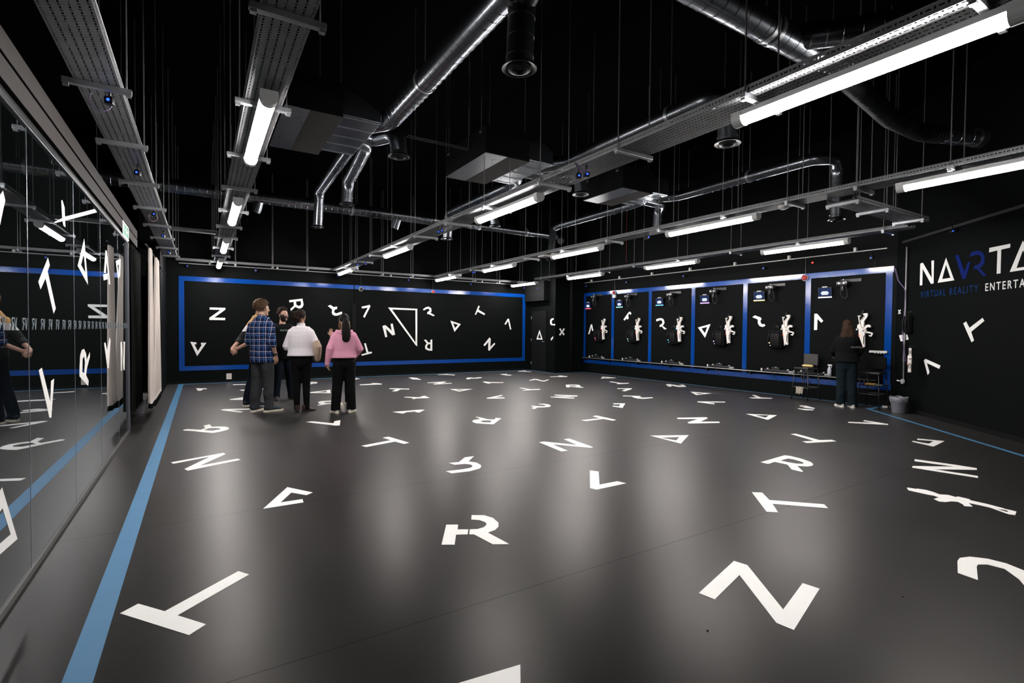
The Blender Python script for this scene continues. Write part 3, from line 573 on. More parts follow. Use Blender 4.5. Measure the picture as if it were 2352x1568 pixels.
# strut on the angled wall and conduit runs
def pipe(name, pts, r, m, label=None, cat=None, seg=10, parent=None, group=None):
    bm = NB(); tube(bm, pts, r, seg); o = build(name, bm, m, parent, True, 50)
    if label: tag(o, label, cat, group)
    return o
t = thing('wall_conduit', 'pale conduit rail running high along the equipment wall', 'conduit', (GX-0.05, 0, 3.0))
pipe('conduit_tube', [(0, 4.4, 0), (0, 13.2, 0)], 0.011, mat('pale_conduit', (0.55, 0.55, 0.55), 0.35, 0.5), parent=t)
for y in [4.95+1.32*i for i in range(7)]:
    bm = NB(); box(bm, -0.012, 0.05, y-0.022, y+0.022, 0.01, 0.085, 0.003); build('conduit_clip', bm, M_whiteplastic, t)
t = thing('wall_conduit', 'thin pale conduit rail along the top of the back wall', 'conduit', (0, WY-0.05, 2.965))
pipe('conduit_tube', [(-0.45, 0, 0), (9.6, 0, 0)], 0.010, MATS['pale_conduit'], parent=t)
for x in [0.2+1.55*i for i in range(6)]:
    bm = NB(); box(bm, x-0.02, x+0.02, -0.012, 0.05, 0.01, 0.08, 0.003); build('conduit_clip', bm, M_whiteplastic, t)
t = thing('wall_strut', 'dark strut rail high on the angled wall above the lettering', 'rail')
bm = NB(); a, b = CP+CN*0.03+Vector((0, 0, 3.03))-CDIR*0.25, CP+CN*0.03+Vector((0, 0, 3.03))-CDIR*7
poly_prism(bm, [a-CN*0.025, b-CN*0.025, b+CN*0.025, a+CN*0.025], [], (0, 0, 1), 0.04); build('strut_rail', bm, mat('dark_strut', (0.05, 0.05, 0.052), 0.5, 0.5), t)

# ---------------------------------------------------------------- batten lamps
def make_lamp():
    t = thing('batten_lamp', '', 'lamp', (0, 0, 0), 0, 'fluorescent batten lamps')
    L = 1.5; bm = NB()
    def prof(h, w_): return [(-w_, h), (-w_*0.98, h-0.028), (w_*0.98, h-0.028), (w_, h)]
    pts = [(-0.050, 0.0), (-0.052, -0.034), (0.052, -0.034), (0.050, 0.0)]
    def slab(bm, pr, y0, y1):
        a = [bm.verts.new((x, y0, z)) for x, z in pr]; b = [bm.verts.new((x, y1, z)) for x, z in pr]; n = len(pr)
        for i in range(n): bm.faces.new((a[i], a[(i+1) % n], b[(i+1) % n], b[i]))
        bm.faces.new(list(reversed(a))); bm.faces.new(b); bmesh.ops.recalc_face_normals(bm, faces=bm.faces[:])
    slab(bm, pts, -L/2+0.03, L/2-0.03); build('lamp_housing', bm, M_lampbody, t)
    dif = [(-0.046, -0.034)] + [(0.046*-math.cos(math.pi*k/8), -0.034-0.052*math.sin(math.pi*k/8)**0.8) for k in range(1, 8)] + [(0.046, -0.034)]
    bm = NB(); slab(bm, dif, -L/2+0.07, L/2-0.07); build('diffuser', bm, M_tube, t)
    capp = [(-0.054, 0.002), (-0.056, -0.035)] + [(0.052*-math.cos(math.pi*k/8), -0.036-0.055*math.sin(math.pi*k/8)**0.8) for k in range(1, 8)] + [(0.056, -0.035), (0.054, 0.002)]
    for s in (-1, 1):
        bm = NB(); slab(bm, capp, min(s*(L/2-0.07), s*L/2), max(s*(L/2-0.07), s*L/2)); build('end_cap', bm, M_lampbody, t)
    return t
lamp0 = make_lamp(); used = False
for x, lst in ((0.385, [(4.38, 'nearest over the group row, by the first duct unit'), (7.55, 'second in the row over the group'), (10.75, 'third in the row over the group'), (13.75, 'farthest in the row over the group, by the back wall')]),
               (3.245, [(1.50, 'nearest and biggest at the upper right'), (5.42, 'second of the middle row, beside the middle fan coil'), (9.52, 'third in the middle row'), (13.55, 'farthest of the middle row by the back wall')]),
               (6.13, [(1.62, 'cut by the right edge of view'), (4.64, 'second of the row left of the branch tray'), (7.63, 'third of the row right of the middle row'), (10.58, 'fourth of that row before the back wall'), (13.60, 'last of that row touching the back wall line')]),
               (8.99, [(4.88, 'nearest in the equipment wall row'), (7.80, 'second in the equipment wall row'), (10.78, 'third in the equipment wall row'), (13.75-.95+1.05, 'farthest in the equipment wall row')])):
    for y, s in lst:
        o = lamp0 if not used else copy_tree(lamp0); used = True
        o.location = (x, min(y, 13.95), 2.935); o['label'] = 'lit batten lamp, ' + s
# ---------------------------------------------------------------- ducts
def rounded(path, rad, n=7):
    P = [Vector(p) for p in path]; out = [P[0]]
    for i in range(1, len(P)-1):
        a, b, c = P[i-1], P[i], P[i+1]; u = (a-b); v = (c-b); lu, lv = u.length, v.length; u.normalize(); v.normalize()
        ang = u.angle(v); d = min(rad/max(math.tan(ang/2), .2), lu*0.49, lv*0.49)
        p, q = b+u*d, b+v*d
        for k in range(n+1):
            s = k/n; out.append((p*(1-s)+b*s)*(1-s)+(b*(1-s)+q*s)*s)
    out.append(P[-1]); return out
def duct_mesh(path, r, rad=None, ridge=0.11, seg=30):
    """spiral duct: smooth elbows, raised seam ridges along the straights"""
    pts = rounded(path, rad if rad else r*2.2)
    PP, RR = [pts[0]], [r]
    for a, b in zip(pts, pts[1:]):
        L = (b-a).length; d = (b-a)/max(L, 1e-6)
        if L > ridge*1.6:
            k = int(L/ridge)
            for i in range(k):
                s = (i+0.5)*L/k
                for ds, dr in ((-0.005, 0), (-0.002, 0.003), (0.002, 0.003), (0.005, 0)): PP.append(a+d*(s+ds)); RR.append(r+dr)
        PP.append(b); RR.append(r)
    bm = NB(); tube(bm, PP, RR, seg, caps=True); return bm
def duct(t, path, r, m=None, name='duct_run', **k): return build(name, duct_mesh(path, r, **k), m or M_duct, t, True, 16)
def outlet(t, x, y, z, r, m=None):
    """flared swirl outlet at the end of a drop"""
    bm = NB(); lathe(bm, [(r*0.98, 0.05), (r*1.0, 0.02), (r*1.16, 0.012), (r*1.30, -0.006), (r*1.30, -0.014), (r*1.12, -0.012), (r*0.86, 0.004), (r*0.84, -0.02), (r*0.55, -0.03), (r*0.50, -0.012), (0.001, -0.008)], 28, (x, y, z), cap=False)
    return build('outlet_cone', bm, M_ductblk, t, True, 40)
def hanger(t, x, y, z): 
    o = bpy.data.objects.new('hanger_rod', ROD); COL.objects.link(o); o.parent = t; o.location = (x, y, z)
def band(t, x, y, z, r, ax):
    bm = NB(); d = Vector(ax)*0.02; c = Vector((x, y, z)); tube(bm, [c-d, c+d], r+0.007, 20); build('duct_clamp', bm, M_steel, t, True, 50)
ZD = 3.80
def fancoil(x0, x1, y0, y1, label, steel_frac):
    t = thing('fan_coil_unit', label, 'air conditioning unit', ((x0+x1)/2, (y0+y1)/2, 3.62), 0, 'ceiling fan coil units')
    hx, hy = (x1-x0)/2, (y1-y0)/2
    bm = NB(); box(bm, -hx, hx, -hy, hy, 0.003, 0.36, 0.006); build('casing', bm, mat('dark_unit_casing', (0.002, 0.0025, 0.003), 0.6, spec=.1), t)
    bm = NB(); box(bm, -hx, -hx+2*hx*steel_frac, -hy, hy, -0.001, 0.004, 0.001); build('galvanised_panel', bm, M_acsteel if steel_frac > .3 else M_ductblk, t)
    bm = NB(); box(bm, -hx+2*hx*steel_frac, hx, -hy, hy, -0.001, 0.004, 0.001); build('filter_panel', bm, M_acgrey, t)
    bm = NB(); box(bm, hx, hx+0.42, -hy+0.05, hy-0.05, 0.05, 0.31, 0.004)
    build('plenum', bm, M_duct, t)
    for k in range(5):
        bm = NB(); yy = -hy+0.1+k*(2*hy-0.2)/4; box(bm, hx+0.01, hx+0.42, yy-0.004, yy+0.004, 0.044, 0.05); build('plenum_rib', bm, M_steel, t)
    for sx in (-1, 1):
        for sy in (-1, 1):
            bm = NB(); box(bm, sx*(hx-0.03)-0.02+sx*0.03, sx*(hx-0.03)+0.02+sx*0.03, sy*(hy-0.12)-0.02, sy*(hy-0.12)+0.02, 0.28, 0.30); build('hanging_bracket', bm, M_steel, t)
            hanger(t, sx*hx, sy*(hy-0.12), 0.28)
    return t
fancoil(0.72, 1.29, 5.5, 6.85, 'dark ceiling fan coil unit beside the lamp tray over the group', 0.42)
fancoil(3.05, 3.71, 5.60, 6.82, 'ceiling fan coil unit with shiny galvanised panel over the middle tray', 0.48)
fancoil(5.58, 6.25, 5.80, 6.75, 'farther fan coil unit with pale galvanised panel behind the middle lamp', 0.5)
def dthing(label, path, r, drop_r=None, m=None, out=True, extra=None, **k):
    t = thing('air_duct', label, 'duct', tuple(path[0]), 0, 'round air ducts')
    o = Vector(path[0]); loc = [Vector(p)-o for p in path]
    duct(t, loc, r, m, **k)
    if out:
        e = loc[-1]; outlet(t, e.x, e.y, e.z, r)
    return t, o
t, o = dthing('large round duct rising from the first fan coil towards the camera', [(1.70, 5.95, ZD), (1.86, 5.75, ZD), (1.86, 3.05, ZD)], 0.110, out=False)
band(t, 0.16, -1.3, 0, 0.110, (0, 1, 0)); hanger(t, 0.16, -1.3, 0.1); hanger(t, 0.16, -2.4, 0.1)
dthing('dark ribbed duct drop with flared outlet high in the middle', [(1.86, 3.02, ZD), (1.955, 2.93, ZD), (1.99, 3.12, ZD-.02), (1.97, 3.12, 3.30)], 0.098, m=M_ductblk, rad=.07)
dthing('short silver duct bending down to a dark outlet beside the large duct', [(1.68, 6.32, ZD), (1.86, 6.40, ZD), (2.06, 6.05, ZD), (2.06, 5.98, 3.50)], 0.10)
dthing('S-bend silver duct dropping to a flared outlet below the first fan coil', [(1.68, 6.55, ZD), (1.86, 6.70, ZD), (1.96, 7.55, ZD), (2.01, 8.28, ZD-.05), (2.01, 8.33, 3.40)], 0.09, rad=.2)
dthing('slim silver duct sloping away and dropping to an open end', [(1.66, 6.75, ZD), (1.70, 7.0, ZD), (1.78, 9.35, ZD), (1.78, 9.5, 3.21)], 0.082, rad=.16)
t, o = dthing('long round duct crossing the whole room in front of the back wall', [(-2.6, 10.40, ZD), (4.35, 10.40, ZD)], 0.115, out=False)
for x in (1.2, 3.2, 5.2): hanger(t, x, 0, 0.11); band(t, x, 0, 0, 0.115, (1, 0, 0))
t2_ = duct(t, [(6.95, 0, 0), (7.15, 0, 0), (10.15, 0.02, 0.0), (10.42, 0.0, 0.0), (10.30, -0.22, -0.16)], 0.085, name='reduced_run', rad=.12)
bm = NB(); tube(bm, [(6.9, 0, 0), (7.08, 0, 0)], [0.115, 0.085], 20); build('reducer', bm, M_duct, t, True, 50)
for x in (8.1, 9.4): hanger(t, x, 0, 0.09); band(t, x, 0, 0, .085, (1, 0, 0))
for x in (3.52, 6.15):
    bm = NB(); tube(bm, [(x, 0, -0.08), (x-0.03, 0.03, -0.20), (x-0.05, 0.05, -0.27)], [0.085, 0.085, 0.085], 18); build('spigot', bm, M_duct, t, True, 50)
t, o = dthing('silver duct beside the middle tray ending in a broad dark drop', [(4.05, 6.20, ZD), (4.22, 6.15, ZD), (4.46, 5.75, ZD), (4.46, 3.42, ZD), (4.62, 3.30, ZD), (4.66, 3.32, 3.36)], 0.10, rad=.18)
band(t, .41, -2.3, 0, .10, (0, 1, 0)); hanger(t, .41, -2.3, .09); hanger(t, .41, -1.0, .09)
dthing('dark duct drop with outlet below the blue sensor lights', [(4.05, 6.45, ZD), (4.80, 6.40, ZD), (4.97, 6.10, ZD), (4.98, 6.09, 3.50)], 0.098, m=M_duct, rad=.14)
dthing('silver duct running behind the middle tray to a hidden elbow', [(4.05, 6.70, ZD), (4.28, 6.80, ZD), (4.38, 7.2, ZD), (4.38, 9.60, ZD), (4.40, 9.75, 3.30)], 0.10, rad=.16)
dthing('short pale duct drop seen just below the second middle lamp', [(4.38, 8.67, ZD), (4.86, 8.67, ZD), (4.94, 8.67, 3.45)], 0.085, rad=.1)
t, o = dthing('slim silver duct over the fourth lamp row with a downward elbow', [(6.62, 6.35, ZD), (7.0, 6.42, ZD), (7.22, 6.1, ZD), (7.22, 3.80, ZD), (7.45, 3.62, ZD), (7.72, 3.72, ZD-.05), (7.72, 3.72, 3.02)], 0.085, rad=.18)
band(t, .6, -1.6, 0, .085, (0, 1, 0)); hanger(t, .6, -1.6, .08)
dthing('slim silver duct from the third fan coil bending down before the back wall', [(6.62, 6.55, ZD), (6.93, 6.60, ZD), (7.0, 7.0, ZD), (7.0, 9.25, ZD), (6.9, 9.40, ZD-.05), (6.82, 9.40, 3.02)], 0.08, rad=.18)
dthing('short dark duct drop behind the third lamp row', [(6.62, 6.66, ZD), (7.45, 6.70, ZD), (7.58, 6.90, ZD-.05), (7.58, 6.94, 3.35)], 0.085, rad=.14)
t, o = dthing('wide spiral duct at the top right with a side branch', [(2.2, 2.38, ZD), (4.62, 2.38, ZD), (4.92, 2.28, ZD)], 0.112, out=False, ridge=.13)
band(t, 1.6, 0, 0, .112, (1, 0, 0)); band(t, 1.68, 0, 0, .112, (1, 0, 0)); hanger(t, 1.6, 0, .10)
duct(t, [(2.0, -0.05, 0.02), (2.25, -0.30, 0.02), (2.43, -0.52, 0.03)], 0.10, name='branch_run', rad=.15)
bm = NB(); c = Vector((2.44, -0.53, 0.03)); d = Vector((0.18, -0.22, .01)).normalized(); tube(bm, [c, c+d*0.05], [0.118, 0.122], 22); build('mesh_cap', bm, M_blkmatte, t, True, 50)
t, o = dthing('dark flexible hose duct sagging at the right behind the big lamp', [(4.98, 2.42, ZD), (5.6, 2.50, ZD), (6.5, 2.60, ZD-.03), (7.3, 2.60, ZD-.02), (7.62, 2.52, ZD)], 0.095, m=M_ductblk, out=False, rad=.5, ridge=.05)
duct(t, [(2.64, 0.10, 0.0), (2.95, 0.0, 0.0), (3.12, -0.10, 0.0)], 0.09, M_duct, name='end_spigot', rad=.1)
bm = NB(); tube(bm, [(3.11, -0.095, 0), (3.18, -0.13, 0)], [0.112, 0.115], 20); build('end_grille', bm, M_blk, t, True, 50)
# mesh cable ladder between the units
t = thing('mesh_tray', 'thin wire mesh tray between the first two fan coil units', 'cable tray', (2.2, 6.08, 3.80))
bm = NB()
for y in (-0.04, 0.04): tube(bm, [(0, y, 0), (0.95, y, 0)], 0.004, 6)
for k in range(32): box(bm, k*0.03, k*0.03+0.006, -0.04, 0.04, -0.003, 0.003)
build('wire_mesh', bm, mat('dull_wire', (.08, .08, .08), .6, .4), t); hanger(t, 0.1, 0, 0); hanger(t, 0.85, 0, 0)

# ---------------------------------------------------------------- tracking sensors with blue lights
def make_sensor(pair=False):
    t = thing('tracking_sensor', '', 'sensor', (0, 0, 0), 0, 'blue lit tracking sensors')
    bm = NB(); box(bm, -0.026, 0.026, -0.024, 0.024, -0.026, 0.026, 0.010); build('sensor_body', bm, M_blk, t, True, 40)
    bm = NB(); tube(bm, [(0, 0.0, 0.02), (0, 0.0, 0.088)], 0.008, 8); build('ball_mount', bm, M_blk, t, True)
    bm = NB(); ell(bm, (0.0, -0.026, 0.0), (0.009, 0.006, 0.009), 10, 8); build('blue_light', bm, M_led, t, True)
    return t
s0 = make_sensor(); first = True
def sensor(p, rz, lab, cable=False):
    global first
    o = s0 if first else copy_tree(s0); first = False
    o.location = p; o.rotation_euler = (0, 0, rz); o['label'] = lab
    return o
def tclamp(p):
    for a, b in ((-.66, -.47), (.29, .48), (3.11, 3.40), (6.05, 6.29), (8.93, 9.13)):
        if a-.3 < p.x < b+.3: p.x = min(max(p.x, a), b)
    return p
SP = [((252, 232), 'on the narrow left tray, nearest, with looped purple cable'), ((316, 397), 'on the narrow left tray, second from the camera'), ((355, 492), 'on the narrow left tray, with pink cable loop'), ((375, 541), 'on the narrow left tray, beside a round cable coil'), ((388, 580), 'on the narrow left tray, farthest')]
for px, s in SP: sensor(tclamp(on_z(px[0], px[1], 2.90)), R(-15), 'small black sensor with blue light '+s)
for px, s in [((1317, 402), 'left one of the pair over the dark duct drop'), ((1347, 401), 'right one of the pair over the dark duct drop'), ((998, 532), 'dimmer one of the pair under the middle tray'), ((1015, 530), 'brighter one of the pair under the middle tray'), ((821, 607), 'under the far end of the middle tray'), ((840, 606), 'under the far middle tray, faint'), ((1467, 543), 'left one of the pair under the second tray'), ((1484, 544), 'right one of the pair under the second tray'), ((1066, 624), 'far under the second tray, left of two'), ((1081, 624), 'far under the second tray, right of two')]:
    sensor(tclamp(on_z(px[0], px[1], 2.89)), R(-20), 'small black sensor with blue light '+s)
for k, (px, s) in enumerate([((430, 611), 'above the left end of the back wall frame'), ((588, 621), 'on the back wall above the plaid shirt man'), ((776, 633), 'on the back wall under the far middle lamp'), ((938, 643), 'on the back wall above the red alarm'), ((1081, 653), 'on the back wall above the tilted T'), ((1203, 661), 'on the back wall at the right end'), ((1235, 662), 'high beside the corner door')]):
    sensor(on_y(px[0], px[1], WY-0.06) if k < 6 else on_x(px[0], px[1], 9.60), R(-10), 'small black wall sensor with blue light '+s)
for px, s in [((1347, 657), 'above the first bay'), ((1439, 648), 'above the second bay'), ((1570, 634), 'above the fourth bay'), ((1754, 616), 'above the fifth bay'), ((2001, 592), 'above the sixth bay')]:
    sensor(on_x(px[0], px[1], GX-0.06), R(-75), 'small black wall sensor with blue light high '+s)
sensor(on_c(2187, 531, 0.06), R(-120+70), 'small black wall sensor with blue light above the white and blue lettering')
# looped cables
def loop(p, w_, h, m, lab, tilt=0):
    pts = [Vector(p)+Vector((w_*math.sin(a)*math.cos(tilt), w_*math.sin(a)*math.sin(tilt), -h+h*math.cos(a))) for a in [2*math.pi*k/20 for k in range(18)]]
    return pipe('cable_loop', pts, 0.004, m, lab, 'cable', 6, group='hanging cable loops')
q = on_z(232, 218, 2.95); q.z = 2.985; loop(q, 0.06, 0.07, M_cable, 'purple cable loop hanging at the nearest left tray sensor')
q = on_z(352, 494, 2.95); q.z = 2.985; loop(q, 0.05, 0.06, mat('pink_cable', (0.35, 0.2, 0.28), .5), 'pinkish cable loop on the left tray in front of the exit sign beam')
q = on_x(2010, 590, GX-.05); loop(q, 0.001, 0.12, M_blk, 'black cable loop by the sensor above the sixth bay')
pc = thing('cable_bundle', 'purple cables drooping from the middle tray above the paired sensors', 'cable')
for i in range(4):
    a_ = on_z(1318+i*3, 371+i*2, 2.96); b_ = on_z(1345+i*6, 392-i*5, 2.93)
    pipe('cable_run', [a_, (a_+b_)/2+Vector((0, 0, -0.05-0.01*i)), b_], 0.004, M_cable, seg=6, parent=pc)
# ceiling microphones / domes on the trays
def dome(x, y, z, lab):
    t = thing('smoke_detector', lab, 'detector', (x, y, z)); bm = NB(); lathe(bm, [(0.001, -0.045), (0.03, -0.045), (0.055, -0.03), (0.06, -0.01), (0.06, 0)], 20, cap=False); build('detector_body', bm, M_whiteplastic, t, True)
q = on_z(1781, 472, 2.95); dome(6.17, q.y, 2.97, 'white round detector under the tray near the branch tray')
q = on_z(1244, 581, 2.95); dome(6.15, q.y, 2.97, 'white round detector under the tray left of the third row lamp')
bm = NB(); q = on_z(1222, 587, 2.94); box(bm, 6.07, 6.27, q.y-.12, q.y+.12, 2.935, 2.974, .01); tag(build('emergency_light', bm, M_whiteplastic), 'small flat white emergency light under the second tray', 'light')
# red heat pipe and sounders
def sounder(p, nrm, lab, m, r=0.045):
    t = thing('alarm_sounder', lab, 'alarm', p, math.atan2(nrm[1], nrm[0])+math.pi/2)
    bm = NB(); tube(bm, [(0, 0.0, 0), (0, -0.03, 0)], r*1.1, 18); build('sounder_base', bm, M_whiteplastic if m is M_red else M_whiteplastic, t, True, 40)
    bm = NB(); tube(bm, [(0, -0.03, 0), (0, -0.06, 0), (0, -0.07, 0)], [r, r*0.9, r*0.5], 18); build('sounder_dome', bm, m, t, True, 40)
    return t
sounder(on_y(994, 670, WY-0.01), (0, -1), 'red round alarm sounder on the top blue strip of the back wall', M_red)
sounder(on_x(1850, 638, GX-0.005), (-1, 0), 'red round alarm sounder where the fifth and sixth bays meet', M_red, .06)
sounder(on_x(1412, 672, GX-0.005), (-1, 0), 'red alarm sounder with white base between the first two bays', M_red, .05)
bm = NB(); q = on_x(1412, 680, GX-.005); box(bm, GX-.05, GX, q.y-.06, q.y+.06, q.z-.05, q.z+.04, .005); tag(build('call_point_base', bm, M_whiteplastic), 'white square base below the red sounder between the first bays', 'box')
t = sounder(on_y(829, 664, WY-0.012), (0, -1), 'white round dome camera hanging on the back wall top strip', M_blk, .055)
bm = NB(); q = on_x(1866, 603, GX-.03); ell(bm, q, (0.018, .018, .018), 10, 8); tag(build('red_indicator', bm, mat('red_led', (.4, .01, .01), .3, emit=(1, .03, .03), estr=5), None, True), 'small glowing red indicator light above the sixth bay', 'indicator light')
q0, q1 = on_x(1850, 634, GX-.01), on_x(1850, 598, GX-.01); pipe('wall_cable', [q0, (GX-.01, q0.y, 3.0)], .007, M_blk, 'black cable dropping to the red sounder by the sixth bay', 'cable', 6)
q0 = on_x(1412, 668, GX-.01); pipe('wall_cable', [q0, (GX-.01, q0.y, 3.0)], .007, M_blk, 'black cable dropping to the red sounder between the first bays', 'cable', 6)
q0 = on_y(994, 665, WY-.01); pipe('wall_cable', [q0, (q0.x, WY-.01, 3.0)], .006, M_blk, 'black cable dropping to the back wall red sounder', 'cable', 6)
q0 = on_y(829, 658, WY-.01); pipe('wall_cable', [q0, (q0.x, WY-.01, 3.0)], .006, M_blk, 'black cable dropping to the round white camera', 'cable', 6)
pipe('red_wire', [(9.0, 9.2, 3.1), (9.0, 9.2, CEIL)], .005, mat('dark_red_wire', (.25, .01, .01), .5), 'thin dark red wire hanging vertically over the fourth lamp row', 'wire', 6)
# white plate low on the back wall
q = on_y(526, 864, WY-.012); bm = NB(); box(bm, q.x-.06, q.x+.06, WY-.03, WY-.012, q.z-.075, q.z+.075, .006); tag(build('wall_socket', bm, mat('beige_plate', (.55, .5, .46), .5)), 'pale blank wall plate low on the back wall under the blue frame', 'wall plate')

# exit sign on the beam
t = thing('exit_sign', 'white and green running man exit sign at the end of the header beam', 'sign', (WX+0.006, 8.12, 2.615))
bm = NB(); box(bm, 0, 0.006, -0.30, 0.30, -0.085, 0.095, 0.001); build('sign_panel', bm, M_white_wall, t)
M_green = mat('safety_green', (0.02, 0.22, 0.12), .5)
bm = NB()
for y0, y1 in ((-.27, -.10), (-.085, .085), (.10, .27)):
    for z0, z1 in ((-.065, .0), (.012, .075)): box(bm, 0.0055, 0.0075, y0, y1, z0, z1)
build('green_fields', bm, M_green, t)
bm = NB()
def qd(pts): poly_prism(bm, [(0.0076, y, z) for y, z in pts], [], (1, 0, 0), 0.001)
qd([(-.01, .05), (.01, .05), (.01, .066), (-.01, .066)]); qd([(-.03, .02), (.03, .045), (.02, .05), (-.035, .03)]); qd([(-.008, .045), (.012, .045), (.0, .0), (-.02, .0)]); qd([(0, 0), (.03, -.03), (.02, -.04), (-.015, -.005)]); qd([(-.02, .005), (-.045, -.02), (-.035, -.03), (-.005, -.005)])
qd([(.13, .02), (.2, .05), (.2, .0)]); qd([(.2, .03), (.25, .03), (.25, .02), (.2, .02)]); qd([(-.24, .06), (-.24, .02), (-.2, .02), (-.2, .06)])
build('running_figure', bm, M_white_wall, t)

# ---------------------------------------------------------------- curtains at the end of the partition
M_curt = mat('white_curtain', (0.86, 0.80, 0.76), 0.85, spec=.2, bump=.2, bump_scale=30)
_nt = M_curt.node_tree; _tr = _nt.nodes.new('ShaderNodeBsdfTranslucent'); _tr.inputs[0].default_value = (0.9, 0.84, 0.80, 1); _mx = _nt.nodes.new('ShaderNodeMixShader'); _mx.inputs[0].default_value = .35
_nt.links.new(_nt.nodes['Principled BSDF'].outputs[0], _mx.inputs[1]); _nt.links.new(_tr.outputs[0], _mx.inputs[2]); _nt.links.new(_mx.outputs[0], _nt.nodes['Material Output'].inputs['Surface'])
M_curtb = mat('black_curtain', (0.0025, 0.003, 0.003), 0.7, spec=.1, bump=.3, bump_scale=8)
def drape(x, y0, y1, zt, zb, amp, waves, top_gather=1.0, trim=None, yc=None):
    bm = NB(); nu, nv = 60, 24; g = []
    yc = (y0+y1)/2 if yc is None else yc
    for j in range(nv+1):
        v = j/nv; z = zt+(zb-zt)*v; k = top_gather+(1-top_gather)*min(1, v*1.15); row = []
        for i in range(nu+1):
            u = i/nu; y = yc+((y0+(y1-y0)*u)-yc)*k
            row.append(bm.verts.new((x+amp*math.sin(u*waves*2*math.pi+0.3*math.sin(v*3))*(0.6+0.4*v), y, z)))
        g.append(row)
    for j in range(nv):
        for i in range(nu): bm.faces.new((g[j][i], g[j][i+1], g[j+1][i+1], g[j+1][i]))
    r = bmesh.ops.solidify(bm, geom=bm.faces[:], thickness=0.006)
    return bm
def curtain(label, args, trim, m):
    t = thing('curtain', label, 'curtain', (0, 0, 0)); build('curtain_fabric', drape(*args), m, t, True)
    if trim:
        a = list(args); a[3], a[4] = args[4], args[4]-trim; a[7] = 1.0; build('curtain_hem', drape(*a), M_curtb, t, True)
    return t
curtain('white gathered curtain closest to the end of the glass partition', (-0.60, 8.50, 9.0, 2.492, 0.34, 0.028, 5, 0.62), 0.07, M_curt)
curtain('farther white curtain hanging behind the first white one', (-0.60, 9.15, 10.45, 2.492, 0.32, 0.03, 9, 0.42, None, 10.1), 0.10, M_curt)
curtain('black curtain gathered between the glass partition and the white curtain', (-0.80, 8.40, 9.6, 2.50, 0.26, 0.05, 6, 1.0), 0, M_curtb)
curtain('black curtain hanging farther along the left opening', (-0.74, 10.2, 12.6, 2.50, 0.30, 0.05, 9, 1.0), 0, M_curtb)
bm = NB(); box(bm, -1.05, -0.70, 12.6, 14.80, 0, CEIL); struct('wall_left_return', bm, M_wall)
bm = NB(); tube(bm, [(-0.62, 8.30, 2.50), (-0.62, 12.62, 2.50)], 0.012, 8); tag(build('curtain_rail', bm, M_blk, None, True), 'dark curtain rail above the left curtains', 'curtain rail')
pts = [Vector((-0.60, 8.925+0.035*math.sin(a), 2.36+0.035*math.cos(a))) for a in [math.pi*2*k/18 for k in range(15)]]
tag(build('curtain_hook', (lambda b: (tube(b, pts, 0.005, 6), b)[1])(NB()), M_whiteplastic, None, True), 'small white curtain ring hook at the top of the first white curtain', 'hook')
# bin with a bag seen past the partition end
def make_bin(loc, label, s=1.0, bag=(0.16, 0.16, 0.19)):
    t = thing('waste_bin', label, 'bin', loc, 0, 'bins lined with bags')
    bm = NB(); lathe(bm, [(0.095*s, 0), (0.10*s, 0.004), (0.128*s, 0.27*s), (0.132*s, 0.27*s), (0.132*s, 0.277*s), (0.122*s, 0.277*s), (0.095*s, 0.01), (0.001, 0.01)], 28, cap=False); build('bin_body', bm, mat('mesh_bin_grey', (0.12, 0.12, 0.14), .5, .3, noise_amt=.5, noise_scale=60), t, True, 40)
    bm = NB(); n = 40; rings = []
    for j, (r, z) in enumerate(((0.126, 0.20), (0.134, 0.235), (0.139, 0.272), (0.128, 0.285), (0.118, 0.25), (0.10, 0.12))):
        rings.append([bm.verts.new(((r*s+0.004*math.sin(7*a+j)*s)*math.cos(a), (r*s+0.004*math.sin(7*a+j))*math.sin(a), z*s+0.010*s*math.sin(5*a+j*2))) for a in [2*math.pi*k/n for k in range(n)]])
    for a, b in zip(rings, rings[1:]):
        for k in range(n): bm.faces.new((a[k], a[(k+1) % n], b[(k+1) % n], b[k]))
    build('bin_bag', bm, mat('translucent_bag_%d' % int(bag[0]*100), bag, .3, spec=.4), t, True)
    return t
make_bin((10.43, 3.93, 0), 'grey mesh waste bin with clear bag beside the angled wall')
make_bin((-0.90, 10.05, 0), 'pale bin with bag seen past the end of the glass partition', 1.15, (.6, .6, .62))
# ---------------------------------------------------------------- equipment wall stations
YG = [12.195, 10.704, 9.18, 7.694, 6.273, 4.761]
BAYN = ['first', 'second', 'third', 'fourth', 'fifth', 'sixth']
def glow(name, col, s): return mat('glow_'+name, (0.02, 0.02, 0.02), 0.4, emit=col, estr=s)
GC = [('red', (1, .12, .2)), ('mint', (.35, 1, .8)), ('cyan', (.15, .6, 1)), ('violet', (.75, .45, 1)), ('amber', (1, .8, .45)), ('white', (.85, .88, 1))]
c6 = on_x(1986, 760, GX-0.08)
def gpt(x, y): p = on_x(1850+x/7.84, 620+y/7.84, GX-0.08); return (p.y-c6.y, p.z-c6.z)
def gpart(bm, pts, x0, x1, hole=None):
    P = [(x0, *gpt(*q)) for q in pts]; Hh = [[(x0, *gpt(*q)) for q in h] for h in (hole or [])]
    poly_prism(bm, P, Hh, (1, 0, 0), x1-x0)
